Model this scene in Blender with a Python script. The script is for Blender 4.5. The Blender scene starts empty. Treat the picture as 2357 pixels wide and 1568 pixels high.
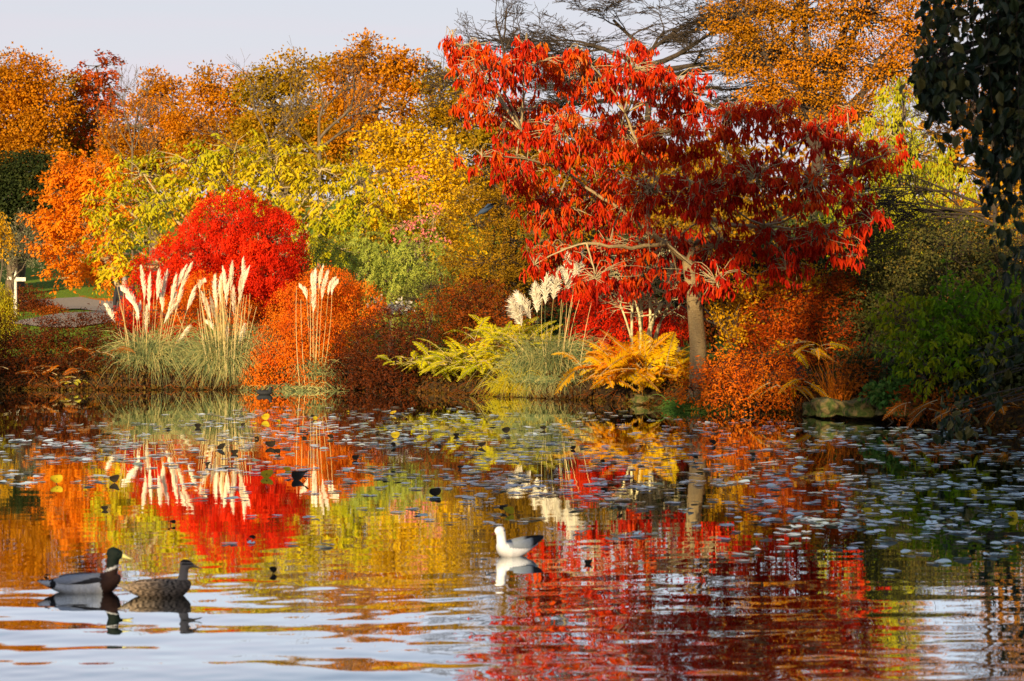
import bpy, bmesh, math, random
import numpy as np
from mathutils import Vector, Matrix
R = math.radians
rng = np.random.default_rng(7)
random.seed(7)
S = bpy.context.scene
COL = S.collection

# ------------------------------------------------------------------ camera, sky, sun, exposure
CAMH, FPX, HU, HV = 1.8, 4584.0, 1178.5, 651.0
PITCH = math.atan((784 - 651) / FPX)
cd = bpy.data.cameras.new('camera'); cam = bpy.data.objects.new('camera', cd); COL.objects.link(cam)
cam.location = (0, 0, CAMH); cam.rotation_euler = (math.pi / 2 - PITCH, 0, 0)
cd.sensor_width = 36; cd.lens = 36 * FPX / 2357; cd.clip_end = 2000
cd.dof.use_dof = True; cd.dof.focus_distance = 30.5; cd.dof.aperture_fstop = 4.5
S.camera = cam
SUN_EL, SUN_AZ = 13.0, 20.0          # azimuth: degrees left of straight behind the camera
sun_vec = Vector((-math.sin(R(SUN_AZ)) * math.cos(R(SUN_EL)), -math.cos(R(SUN_AZ)) * math.cos(R(SUN_EL)), math.sin(R(SUN_EL))))
W = bpy.data.worlds.new('World'); S.world = W; W.use_nodes = True
nt = W.node_tree; nt.nodes.clear()
def N(t, kind, **kw):
    n = t.nodes.new(kind)
    for k, v in kw.items():
        if k in n.inputs: n.inputs[k].default_value = v
        else: setattr(n, k, v)
    return n
wo = N(nt, 'ShaderNodeOutputWorld'); bg = N(nt, 'ShaderNodeBackground', Strength=0.085)
sky = N(nt, 'ShaderNodeTexSky'); sky.sky_type = 'NISHITA'; sky.sun_disc = False
sky.sun_elevation = R(SUN_EL); sky.sun_rotation = math.atan2(sun_vec.x, sun_vec.y)
sky.air_density = 1.0; sky.dust_density = 1.5; sky.ozone_density = 1.5
tc = N(nt, 'ShaderNodeTexCoord'); sx = N(nt, 'ShaderNodeSeparateXYZ')
nt.links.new(tc.outputs['Generated'], sx.inputs[0])
mp = N(nt, 'ShaderNodeMapping'); mp.inputs['Scale'].default_value = (1.2, 1.2, 14)
nt.links.new(tc.outputs['Generated'], mp.inputs[0])
ns = N(nt, 'ShaderNodeTexNoise', Scale=2.2, Detail=5.0, Roughness=0.55); nt.links.new(mp.outputs[0], ns.inputs['Vector'])
hz = N(nt, 'ShaderNodeMapRange'); hz.inputs['From Min'].default_value = 0.10; hz.inputs['From Max'].default_value = 0.38
hz.inputs['To Min'].default_value = 0.92; hz.inputs['To Max'].default_value = 0.12
nt.links.new(sx.outputs['Z'], hz.inputs['Value'])
pk = N(nt, 'ShaderNodeMapRange'); pk.inputs['From Min'].default_value = 0.35; pk.inputs['From Max'].default_value = 0.68
nt.links.new(ns.outputs['Fac'], pk.inputs['Value'])
cc = N(nt, 'ShaderNodeMix', data_type='RGBA')
cc.inputs['A'].default_value = (4.62, 4.52, 4.95, 1); cc.inputs['B'].default_value = (5.1, 4.35, 4.85, 1)
nt.links.new(pk.outputs[0], cc.inputs['Factor'])
mx = N(nt, 'ShaderNodeMix', data_type='RGBA')
nt.links.new(hz.outputs[0], mx.inputs['Factor']); nt.links.new(sky.outputs[0], mx.inputs['A']); nt.links.new(cc.outputs['Result'], mx.inputs['B'])
nt.links.new(mx.outputs['Result'], bg.inputs['Color']); nt.links.new(bg.outputs[0], wo.inputs['Surface'])
sl = bpy.data.lights.new('sun', 'SUN'); sl.energy = 5.0; sl.angle = R(0.5); sl.color = (1.0, 0.74, 0.42)
so = bpy.data.objects.new('sun', sl); COL.objects.link(so); so.rotation_euler = sun_vec.to_track_quat('Z', 'Y').to_euler()
S.view_settings.view_transform = 'Standard'; S.view_settings.look = 'None'; S.view_settings.gamma = 1
S.view_settings.exposure = 0.95
S.cycles.max_bounces = 6; S.cycles.diffuse_bounces = 3; S.cycles.glossy_bounces = 3; S.cycles.transmission_bounces = 3
S.cycles.transparent_max_bounces = 4; S.cycles.caustics_reflective = False; S.cycles.caustics_refractive = False

# ------------------------------------------------------------------ helpers
def P(u, v, D):
    """world point at forward distance D that the photograph shows at (u, v)"""
    x = (u - HU) / FPX; z = (784 - v) / FPX
    dy = math.cos(PITCH) + z * math.sin(PITCH); dz = -math.sin(PITCH) + z * math.cos(PITCH)
    return np.array([x / dy * D, D, CAMH + dz / dy * D])
eu = np.array([-300, 900, 1000, 1250, 1450, 1620, 1900, 2100, 2357, 2700], float)
ed = np.array([33.5, 33.5, 32.5, 31.0, 29.8, 28.5, 27.0, 26.0, 24.0, 21.5])
ex = (eu - HU) / FPX * ed
def edge(x): return np.interp(x, np.r_[-60, ex, 12, 30, 60], np.r_[30, ed, 18, 12, 8]) + 0.12 * np.sin(x * 2.1) + 0.08 * np.sin(x * 5.3 + 1)
def ground(x, y):
    x = np.asarray(x, float); y = np.asarray(y, float)
    d = y - edge(x)
    t = np.clip((d + 0.35) / 0.7, 0, 1); bank = -0.6 + 0.85 * t * t * (3 - 2 * t)
    far = np.interp(y, [45, 52, 66, 85, 120, 300], [0, .5, .75, 2.35, 5.75, 14])
    g = bank + far
    d2 = (2.4 + 0.2 * np.sin(x * 1.3)) - y
    t2 = np.clip((d2 + 0.4) / 0.8, 0, 1); near = -0.6 + 0.9 * t2 * t2 * (3 - 2 * t2)
    g = np.maximum(g, near)
    return g + np.where(g > 0, 0.03 * np.sin(x * .7 + y * .4) + 0.02 * np.sin(x * 2.3 - y * 1.1), 0)
def gz(x, y): return float(ground(x, y))
def unit(a): return a / (np.linalg.norm(a, axis=-1, keepdims=True) + 1e-9)
UP = np.array([0, 0, 1.0])

def prop(o, label=None, cat=None, group=None, kind=None):
    for k, v in (('label', label), ('category', cat), ('group', group), ('kind', kind)):
        if v: o[k] = v
    return o
def link(name, me, mat=None, parent=None):
    o = bpy.data.objects.new(name, me); COL.objects.link(o)
    if mat is not None and not me.materials: me.materials.append(mat)
    if parent is not None: o.parent = parent
    return o
def thing(name, label, cat, loc=(0, 0, 0), rz=0, group=None):
    o = bpy.data.objects.new(name, None); COL.objects.link(o); o.location = loc; o.rotation_euler = (0, 0, rz)
    o.empty_display_size = 0.2
    return prop(o, label, cat, group)
class Acc:
    def __init__(s): s.V = []; s.F = []; s.T = []; s.n = 0
    def add(s, V, F, T=None):
        V = np.asarray(V, float).reshape(-1, 3); F = np.asarray(F, np.int64).reshape(-1, 4)
        s.V.append(V); s.F.append(F + s.n); s.n += len(V)
        s.T.append(np.full(len(V), .5) if T is None else np.asarray(T, float).ravel())
    def build(s, name, mat, parent=None, origin=(0, 0, 0), smooth=False):
        me = bpy.data.meshes.new(name)
        if s.n:
            V = (np.concatenate(s.V) - np.asarray(origin)).astype(np.float32); F = np.concatenate(s.F).astype(np.int32)
            me.vertices.add(len(V)); me.vertices.foreach_set('co', V.ravel())
            me.loops.add(F.size); me.loops.foreach_set('vertex_index', F.ravel())
            me.polygons.add(len(F)); me.polygons.foreach_set('loop_start', np.arange(0, F.size, 4, dtype=np.int32))
            me.polygons.foreach_set('loop_total', np.full(len(F), 4, dtype=np.int32))
            me.polygons.foreach_set('use_smooth', np.full(len(F), smooth, dtype=bool))
            a = me.attributes.new('tint', 'FLOAT', 'POINT'); a.data.foreach_set('value', np.concatenate(s.T).astype(np.float32))
            me.update()
        return link(name, me, mat, parent)

def leaf_quads(acc, pos, axis, nrm, L, Wd, tint, fold=False):
    """pos = leaf base; axis = direction of the blade"""
    n = len(pos)
    if n == 0: return
    axis = unit(axis); side = unit(np.cross(axis, nrm)); nn = np.cross(side, axis)
    L = np.broadcast_to(L, (n,))[:, None]; Wd = np.broadcast_to(Wd, (n,))[:, None]
    if not fold:
        V = np.stack([pos, pos + axis * L * .45 + side * Wd * .5, pos + axis * L, pos + axis * L * .45 - side * Wd * .5], 1)
        F = np.arange(4 * n).reshape(n, 4)
        acc.add(V, F, np.repeat(tint, 4))
    else:
        up = nn * Wd * .22; tip = pos + axis * L + nn * L * -.12
        V = np.stack([pos, tip, pos + axis * L * .3 + side * Wd * .5 + up, pos + axis * L * .68 + side * Wd * .42 + up,
                      pos + axis * L * .3 - side * Wd * .5 + up, pos + axis * L * .68 - side * Wd * .42 + up], 1)
        i = (np.arange(n) * 6)[:, None]
        F = np.concatenate([i + np.array([[0, 2, 3, 1]]), i + np.array([[0, 1, 5, 4]])])
        acc.add(V, F, np.repeat(tint, 6))

def tubes(acc, paths, r0, r1, sides=5, T=None):
    """paths (M,K,3); radii taper r0->r1"""
    paths = np.asarray(paths, float)
    if len(paths) == 0: return
    M, K, _ = paths.shape
    tan = unit(np.gradient(paths, axis=1))
    ref = np.where(np.abs(tan[..., 2:3]) > .9, np.array([1.0, 0, 0]), UP)
    a = unit(np.cross(tan, ref)); b = np.cross(tan, a)
    r0 = np.broadcast_to(r0, (M,)); r1 = np.broadcast_to(r1, (M,))
    t = np.linspace(0, 1, K)[None, :]
    r = (r0[:, None] * (1 - t) + r1[:, None] * t)[..., None, None]
    th = np.linspace(0, 2 * np.pi, sides, endpoint=False)
    V = paths[:, :, None, :] + r * (a[:, :, None, :] * np.cos(th)[:, None] + b[:, :, None, :] * np.sin(th)[:, None])
    k = np.arange(K - 1)[:, None]; s = np.arange(sides)[None, :]; s2 = (s + 1) % sides
    F = np.stack([k * sides + s, k * sides + s2, (k + 1) * sides + s2, (k + 1) * sides + s], -1).reshape(-1, 4)
    F = (F[None] + (np.arange(M) * K * sides)[:, None, None]).reshape(-1, 4)
    acc.add(V, F, None if T is None else np.repeat(T, K * sides))

def bez(A, B, C, K=5):
    t = np.linspace(0, 1, K)[:, None]
    A, B, C = [np.asarray(q, float)[..., None, :] for q in (A, B, C)]
    return (1 - t) ** 2 * A + 2 * t * (1 - t) * B + t ** 2 * C
def wobble(paths, amt, rg):
    K = paths.shape[1]; w = np.sin(np.linspace(0, np.pi, K))[None, :, None]
    return paths + rg.normal(0, 1, paths.shape) * amt * w

def ribbons(acc, paths, w0, w1, T, face=None, mid=1.0):
    """flat strips along paths (M,K,3)"""
    M, K, _ = paths.shape
    tan = unit(np.gradient(paths, axis=1))
    if face is None: face = np.array([0.15, -1, 0.1])
    side = unit(np.cross(tan, face))
    t = np.linspace(0, 1, K)[None, :, None]
    w = (np.broadcast_to(w0, (M,))[:, None, None] * (1 - t) + np.broadcast_to(w1, (M,))[:, None, None] * t) * (1 + (mid - 1) * np.sin(t * np.pi))
    V = np.stack([paths - side * w * .5, paths + side * w * .5], 2)
    k = np.arange(K - 1)
    F = np.stack([k * 2, k * 2 + 1, k * 2 + 3, k * 2 + 2], -1)
    F = (F[None] + (np.arange(M) * K * 2)[:, None, None]).reshape(-1, 4)
    acc.add(V, F, np.repeat(T, K * 2))

# ------------------------------------------------------------------ materials
def mat(name, rough=.6):
    m = bpy.data.materials.new(name); m.use_nodes = True; t = m.node_tree; t.nodes.clear()
    o = N(t, 'ShaderNodeOutputMaterial'); return m, t, o
def ramp(t, cols):
    r = N(t, 'ShaderNodeValToRGB'); e = r.color_ramp.elements
    while len(e) < len(cols): e.new(.5)
    for i, c in enumerate(cols):
        e[i].position = i / max(1, len(cols) - 1); e[i].color = (*c, 1)
    return r
def leaf_mat(name, cols, scale=1.2, trans=.35, mix=.5, rough=.6, spec=.10, ttint=1.0):
    cols = [(c[0] * .86, c[1] * .80, c[2] * .3) if c[2] < .13 * max(c[0], c[1]) else c for c in cols]
    m, t, o = mat(name)
    at = N(t, 'ShaderNodeAttribute'); at.attribute_name = 'tint'
    tc = N(t, 'ShaderNodeTexCoord'); ns = N(t, 'ShaderNodeTexNoise', Scale=scale, Detail=3.0)
    t.links.new(tc.outputs['Object'], ns.inputs['Vector'])
    mr = N(t, 'ShaderNodeMapRange'); mr.inputs['From Min'].default_value = .3; mr.inputs['From Max'].default_value = .7
    t.links.new(ns.outputs['Fac'], mr.inputs['Value'])
    mi = N(t, 'ShaderNodeMix'); mi.inputs['Factor'].default_value = mix
    t.links.new(mr.outputs[0], mi.inputs['A']); t.links.new(at.outputs['Fac'], mi.inputs['B'])
    r = ramp(t, cols); t.links.new(mi.outputs[0], r.inputs[0])
    p = N(t, 'ShaderNodeBsdfPrincipled', Roughness=rough); p.inputs['Specular IOR Level'].default_value = spec
    t.links.new(r.outputs[0], p.inputs['Base Color'])
    tr = N(t, 'ShaderNodeBsdfTranslucent'); t.links.new(r.outputs[0], tr.inputs['Color'])
    ms = N(t, 'ShaderNodeMixShader'); ms.inputs[0].default_value = trans
    t.links.new(p.outputs[0], ms.inputs[1]); t.links.new(tr.outputs[0], ms.inputs[2]); t.links.new(ms.outputs[0], o.inputs[0])
    return m
def solid(name, cols, scale=8, rough=.8, stretch=(1, 1, 1), bump=.3, attr=None, spec=.3, bdist=.02, detail=6.0):
    m, t, o = mat(name)
    tc = N(t, 'ShaderNodeTexCoord'); mp = N(t, 'ShaderNodeMapping'); mp.inputs['Scale'].default_value = stretch
    t.links.new(tc.outputs['Object'], mp.inputs[0])
    ns = N(t, 'ShaderNodeTexNoise', Scale=scale, Detail=detail, Roughness=.6); t.links.new(mp.outputs[0], ns.inputs['Vector'])
    mr = N(t, 'ShaderNodeMapRange'); mr.inputs['From Min'].default_value = .3; mr.inputs['From Max'].default_value = .7
    t.links.new(ns.outputs['Fac'], mr.inputs['Value'])
    r = ramp(t, cols); t.links.new(mr.outputs[0], r.inputs[0])
    p = N(t, 'ShaderNodeBsdfPrincipled', Roughness=rough); p.inputs['Specular IOR Level'].default_value = spec
    src = r.outputs[0]
    if attr:
        a = N(t, 'ShaderNodeAttribute'); a.attribute_name = attr
        mm = N(t, 'ShaderNodeMix', data_type='RGBA', blend_type='MULTIPLY'); mm.inputs['Factor'].default_value = 1
        t.links.new(a.outputs['Color'], mm.inputs['A']); t.links.new(r.outputs[0], mm.inputs['B']); src = mm.outputs['Result']
    t.links.new(src, p.inputs['Base Color'])
    if bump:
        b = N(t, 'ShaderNodeBump', Strength=bump, Distance=bdist); t.links.new(ns.outputs['Fac'], b.inputs['Height']); t.links.new(b.outputs[0], p.inputs['Normal'])
    t.links.new(p.outputs[0], o.inputs[0])
    return m
ORANGE = [(.34, .16, .02), (.55, .22, .015), (.66, .25, .015), (.60, .17, .01)]
M = dict(
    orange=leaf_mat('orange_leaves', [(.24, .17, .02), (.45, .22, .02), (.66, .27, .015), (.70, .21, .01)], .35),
    orange_bright=leaf_mat('bright_orange_leaves', [(.65, .22, .02), (.85, .26, .015), (.9, .34, .02)], .6),
    rust=leaf_mat('rust_leaves', [(.30, .06, .015), (.50, .09, .015), (.60, .14, .02)], .8),
    olive=leaf_mat('olive_leaves', [(.12, .13, .02), (.30, .24, .02), (.50, .30, .02), (.58, .26, .02)], .4),
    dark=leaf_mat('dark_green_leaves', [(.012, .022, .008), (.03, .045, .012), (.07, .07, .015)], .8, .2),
    golden=leaf_mat('golden_leaves', [(.48, .26, .02), (.66, .38, .02), (.80, .46, .02)], .5),
    larch=leaf_mat('larch_needles', [(.15, .10, .015), (.36, .21, .02), (.52, .30, .02)], .9),
    yellow=leaf_mat('yellow_leaves', [(.26, .22, .02), (.62, .40, .02), (.86, .58, .02), (.88, .68, .03)], .6),
    yelgreen=leaf_mat('yellow_green_leaves', [(.16, .24, .02), (.42, .44, .025), (.66, .54, .025), (.72, .5, .02)], .6),
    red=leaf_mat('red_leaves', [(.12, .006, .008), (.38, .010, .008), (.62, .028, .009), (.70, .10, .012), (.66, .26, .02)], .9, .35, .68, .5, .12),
    maple=leaf_mat('maple_leaves', [(.22, .008, .006), (.66, .022, .008), (.90, .04, .01), (.92, .10, .015)], 1.5, .4),
    mapor=leaf_mat('orange_maple_leaves', [(.50, .06, .012), (.80, .15, .015), (.88, .26, .02), (.45, .10, .02)], 2.5, .35),
    brown=leaf_mat('brown_bracken', [(.055, .016, .008), (.13, .03, .012), (.24, .055, .015)], 1.3, .25),
    brownor=leaf_mat('russet_leaves', [(.10, .025, .01), (.30, .07, .012), (.52, .15, .015)], 1.1, .3),
    dwarf=leaf_mat('crimson_brown_leaves', [(.16, .02, .008), (.46, .07, .01), (.75, .22, .015)], 1.8, .35),
    cedar=leaf_mat('cedar_needles', [(.05, .09, .02), (.28, .33, .045), (.52, .53, .09)], 2.5, .25, .7),
    green=leaf_mat('green_leaves', [(.05, .17, .015), (.13, .30, .02), (.33, .38, .02), (.55, .44, .03)], 1.1, .4),
    cypress=leaf_mat('cypress_sprays', [(.16, .22, .02), (.36, .40, .03), (.52, .48, .03)], .7, .3),
    coton=leaf_mat('small_dark_leaves', [(.02, .03, .012), (.05, .06, .015), (.10, .085, .02), (.30, .21, .03)], 1.0, .25, .75),
    blade=leaf_mat('grass_blades', [(.07, .12, .06), (.16, .22, .09), (.34, .34, .12), (.62, .50, .20)], 1.6, .3, .8),
    bladey=leaf_mat('yellow_grass_blades', [(.30, .33, .03), (.55, .50, .04), (.68, .5, .05)], 2, .35),
    sedge=leaf_mat('sedge_blades', [(.03, .10, .02), (.07, .18, .03), (.22, .26, .05)], 2, .3),
    plume=leaf_mat('plume', [(.72, .60, .42), (.86, .78, .62), (.92, .88, .78)], 4, .35),
    plumeg=leaf_mat('cream_plume', [(.66, .60, .46), (.80, .76, .62), (.85, .82, .72)], 4, .35),
    stem=leaf_mat('straw_stem', [(.45, .34, .12), (.62, .50, .22), (.70, .58, .30)], 4, .1),
    fern=leaf_mat('fern_orange', [(.93, .26, .012), (1, .48, .015), (1, .72, .02), (1, .85, .03)], 1.6, .5, .45),
    fernyg=leaf_mat('fern_yellow_green', [(.34, .44, .02), (.72, .72, .025), (1, .82, .03)], 1.8, .45),
    fernbr=leaf_mat('fern_brown', [(.26, .07, .015), (.48, .14, .015), (.68, .28, .02)], 2.2, .35),
    pink=leaf_mat('pink_fruit', [(.70, .14, .16), (.80, .25, .24)], 4, .2),
    greyg=leaf_mat('grey_lichen_twigs', [(.12, .13, .07), (.25, .24, .13)], 2, .1),
    willow=leaf_mat('willow_leaves', [(.22, .26, .02), (.48, .42, .03), (.62, .48, .03)], 1.2, .3),
    bigleaf=leaf_mat('large_dark_leaves', [(.005, .012, .008), (.014, .028, .012), (.035, .05, .016), (.15, .12, .03)], .9, .12, .75, .42, .25),
    litter=leaf_mat('leaf_litter', [(.02, .014, .008), (.06, .03, .012), (.13, .06, .015), (.10, .11, .02)], 1.5, .15, .7),
    shade=leaf_mat('shade_tree_leaves', [(.05, .07, .015), (.12, .11, .02)], .6, .05),
    wood=leaf_mat('far_wood_leaves', [(.14, .10, .02), (.34, .2, .02), (.55, .26, .02), (.25, .2, .02)], .15, .25),
    bark=solid('bark', [(.06, .045, .03), (.16, .12, .08)], 14, .9, (1, 1, .25), .6),
    barkd=solid('dark_bark', [(.02, .016, .012), (.07, .05, .035)], 14, .9, (1, 1, .25), .5),
    barkt=solid('tan_twigs', [(.26, .20, .11), (.42, .34, .18)], 14, .8, (1, 1, .3), .4),
    barkl=solid('pale_twigs', [(.42, .38, .20), (.62, .56, .32)], 10, .8, (1, 1, .3), .4),
    cherry=solid('smooth_brown_bark', [(.14, .10, .05), (.36, .27, .13), (.26, .19, .09), (.42, .33, .18)], 14, .8, (1.0, 1.0, 4), .9),
    rock=solid('mossy_rock', [(.02, .035, .008), (.05, .07, .012), (.15, .11, .045), (.06, .07, .035)], 9, .95, (1, 1, 1), 1.0, bdist=.08, detail=10),
)

# ------------------------------------------------------------------ the ground, the path, the water
def soil_mat():
    m, t, o = mat('ground_mat')
    g = N(t, 'ShaderNodeNewGeometry'); s = N(t, 'ShaderNodeSeparateXYZ'); t.links.new(g.outputs['Position'], s.inputs[0])
    n1 = N(t, 'ShaderNodeTexNoise', Scale=1.3, Detail=8.0, Roughness=.65); t.links.new(g.outputs['Position'], n1.inputs['Vector'])
    n2 = N(t, 'ShaderNodeTexNoise', Scale=14.0, Detail=4.0); t.links.new(g.outputs['Position'], n2.inputs['Vector'])
    soil = ramp(t, [(.012, .009, .005), (.04, .025, .012), (.03, .035, .01)]); t.links.new(n1.outputs['Fac'], soil.inputs[0])
    lawn = ramp(t, [(.03, .07, .006), (.13, .22, .012), (.34, .34, .015)]); t.links.new(n2.outputs['Fac'], lawn.inputs[0])
    lit = ramp(t, [(.30, .08, .01), (.55, .2, .02)]); t.links.new(n2.outputs['Fac'], lit.inputs[0])
    # fallen leaves lie in drifts under the trees beyond the path
    a = N(t, 'ShaderNodeMath', operation='SUBTRACT'); t.links.new(s.outputs['Y'], a.inputs[0]); a.inputs[1].default_value = 67.0
    b = N(t, 'ShaderNodeMath', operation='ABSOLUTE'); t.links.new(a.outputs[0], b.inputs[0])
    c = N(t, 'ShaderNodeMapRange'); c.inputs['From Min'].default_value = .8; c.inputs['From Max'].default_value = 3.5; c.inputs['To Min'].default_value = .66; c.inputs['To Max'].default_value = .36
    t.links.new(b.outputs[0], c.inputs['Value'])
    d = N(t, 'ShaderNodeMath', operation='LESS_THAN'); t.links.new(n1.outputs['Fac'], d.inputs[0]); t.links.new(c.outputs[0], d.inputs[1])
    m1 = N(t, 'ShaderNodeMix', data_type='RGBA'); t.links.new(d.outputs[0], m1.inputs['Factor']); t.links.new(lawn.outputs[0], m1.inputs['A']); t.links.new(lit.outputs[0], m1.inputs['B'])
    e = N(t, 'ShaderNodeMapRange'); e.inputs['From Min'].default_value = 40; e.inputs['From Max'].default_value = 43; t.links.new(s.outputs['Y'], e.inputs['Value'])
    m2 = N(t, 'ShaderNodeMix', data_type='RGBA'); t.links.new(e.outputs[0], m2.inputs['Factor']); t.links.new(soil.outputs[0], m2.inputs['A']); t.links.new(m1.outputs['Result'], m2.inputs['B'])
    p = N(t, 'ShaderNodeBsdfPrincipled', Roughness=.9); p.inputs['Specular IOR Level'].default_value = .1
    t.links.new(m2.outputs['Result'], p.inputs['Base Color'])
    bu = N(t, 'ShaderNodeBump', Strength=.6, Distance=.05); t.links.new(n2.outputs['Fac'], bu.inputs['Height']); t.links.new(bu.outputs[0], p.inputs['Normal'])
    t.links.new(p.outputs[0], o.inputs[0]); return m
def grid(acc, xs, ys, zf):
    X, Y = np.meshgrid(xs, ys); Z = zf(X, Y)
    nx = len(xs); k = np.arange(len(ys) - 1)[:, None] * nx + np.arange(nx - 1)[None]
    acc.add(np.stack([X, Y, Z], -1), np.stack([k, k + 1, k + nx + 1, k + nx], -1))
a = Acc()
xs = np.r_[np.linspace(-400, -20, 60)[:-1], np.linspace(-20, 20, 260)[:-1], np.linspace(20, 400, 60)]
ys = np.r_[np.linspace(-200, -4, 30)[:-1], np.linspace(-4, 4, 30)[:-1], np.linspace(4, 20, 12)[:-1], np.linspace(20, 38, 150)[:-1], np.linspace(38, 100, 90)[:-1], np.linspace(100, 500, 30)]
grid(a, xs, ys, ground)
prop(a.build('ground', soil_mat(), smooth=True), kind='structure')
# park path: forks round a tongue of grass
def path_ribbon(name, pts, w):
    pts = np.array([P(u, 700, D)[:2] for u, D in pts]); t = np.linspace(0, 1, len(pts)); tt = np.linspace(0, 1, 60)
    c = np.stack([np.interp(tt, t, pts[:, i]) for i in (0, 1)], -1)
    for _ in range(12): c[1:-1] = (c[:-2] + c[1:-1] * 2 + c[2:]) / 4
    d = unit(np.gradient(c, axis=0)); nrm = np.stack([-d[:, 1], d[:, 0]], -1)
    V = []
    for q in np.linspace(-.5, .5, 9):
        e = c + nrm * q * w; V.append(np.c_[e, ground(e[:, 0], e[:, 1]) + .035])
    V = np.stack(V, 1); k = np.arange(59)[:, None] * 9 + np.arange(8)[None]
    a = Acc(); a.add(V, np.stack([k, k + 1, k + 10, k + 9], -1)); return a
pm = solid('path_mat', [(.20, .17, .14), (.33, .28, .23)], 30, .9)
a = path_ribbon('p', [(60, 51.3), (150, 52.5), (250, 56), (330, 60)], 3.4)
prop(a.build('path', pm, smooth=True), kind='structure')
a = path_ribbon('p', [(110, 68.5), (180, 67), (260, 62.8), (340, 61.2)], 2.6)
a.V = [v + np.array([0, 0, .004]) for v in a.V]
prop(a.build('path', pm, smooth=True), kind='structure')

WSRC = [(0.0, 9.35, .11, 1.0, .7), (P(360, 1370, 11.47)[0], 11.3, .17, .2, 1.0), (P(1180, 1282, 13.07)[0], 13.0, .13, .2, .7), (2.6, 7.4, .27, 1.2, 4.0), (-3.4, 8.2, .34, .6, 2.5)]
wr = np.random.default_rng(3)
WAV = []
for i in range(26):
    lam = wr.uniform(.24, .9); th = wr.normal(0.08, .12); WAV.append((lam, math.sin(th), math.cos(th), wr.uniform(0, 6.28), wr.uniform(.4, 1)))
for i in range(14):
    WAV.append((wr.uniform(.12, .24), math.sin(wr.normal(0, .3)), 1.0, wr.uniform(0, 6.28), wr.uniform(.3, .6)))
def water_h(X, Y):
    H = np.zeros_like(X)
    env = np.interp(Y, [6, 8.5, 10.5, 12.5, 15, 20, 28, 34], [2.5, 2.0, .9, .17, .10, .07, .05, .03])
    env = env * np.interp(X, [-3, .3], [1.8, .8]) ** np.clip((12.2 - Y) / 2, 0, 1)
    # quiet and lively patches
    patch = .75 + .35 * np.sin(X * .9 + 1.3 * np.sin(Y * .35)) * np.sin(Y * .8 + X * .3 + 1)
    for lam, sxx, syy, ph, am in WAV:
        k = 2 * np.pi / lam
        amp = .0056 * am * lam / (2 * np.pi)
        H += amp * np.sin(k * (sxx * X + syy * Y) + ph + .5 * np.sin(X * 1.1 + ph)) * env * patch
    for x0, y0, lam, am, rad in WSRC:
        r = np.hypot(X - x0, Y - y0)
        H += .011 * am * lam / 6.283 * np.sin(2 * np.pi * r / lam) * np.exp(-(r / rad) ** 1.2)
    return H * np.clip((60 - np.abs(X)) / 30, 0, 1)
def water_mat():
    m, t, o = mat('water_mat')
    g = N(t, 'ShaderNodeNewGeometry'); mp = N(t, 'ShaderNodeMapping'); mp.inputs['Scale'].default_value = (1.0, 3.0, 1)
    t.links.new(g.outputs['Position'], mp.inputs[0])
    n1 = N(t, 'ShaderNodeTexNoise', Scale=3.0, Detail=3.0, Roughness=.5); t.links.new(mp.outputs[0], n1.inputs['Vector'])
    bu = N(t, 'ShaderNodeBump', Strength=1.0, Distance=.00022); t.links.new(n1.outputs['Fac'], bu.inputs['Height'])
    gl = N(t, 'ShaderNodeBsdfGlossy', Roughness=.012); gl.inputs['Color'].default_value = (.93, .98, 1, 1); t.links.new(bu.outputs[0], gl.inputs['Normal'])
    df = N(t, 'ShaderNodeBsdfDiffuse'); df.inputs['Color'].default_value = (.010, .012, .006, 1)
    fr = N(t, 'ShaderNodeFresnel', IOR=1.33)
    mr = N(t, 'ShaderNodeMapRange'); mr.inputs['From Min'].default_value = .02; mr.inputs['From Max'].default_value = .36; mr.inputs['To Min'].default_value = .12; mr.inputs['To Max'].default_value = .99
    t.links.new(fr.outputs[0], mr.inputs['Value'])
    ms = N(t, 'ShaderNodeMixShader'); t.links.new(mr.outputs[0], ms.inputs[0]); t.links.new(df.outputs[0], ms.inputs[1]); t.links.new(gl.outputs[0], ms.inputs[2])
    t.links.new(ms.outputs[0], o.inputs[0]); return m
ys = np.r_[np.linspace(0, 6.5, 60)[:-1], np.exp(np.linspace(math.log(6.5), math.log(36), 860))]
tx = np.r_[np.linspace(-1, -.5, 20)[:-1] * 1.0, np.linspace(-.5, .5, 520), np.linspace(.5, 1, 20)[1:]]
Y = np.repeat(ys[:, None], len(tx), 1)
core = (0.29 * Y + .6)
T_ = np.repeat(tx[None], len(ys), 0)
X = np.where(np.abs(T_) <= .5, T_ * 2 * core, np.sign(T_) * (core + (np.abs(T_) - .5) * 2 * (75 - core)))
a = Acc(); nx = len(tx); k = np.arange(len(ys) - 1)[:, None] * nx + np.arange(nx - 1)[None]
a.add(np.stack([X, Y, water_h(X, Y)], -1), np.stack([k, k + 1, k + nx + 1, k + nx], -1))
prop(a.build('water', water_mat(), smooth=True), kind='structure')

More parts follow.
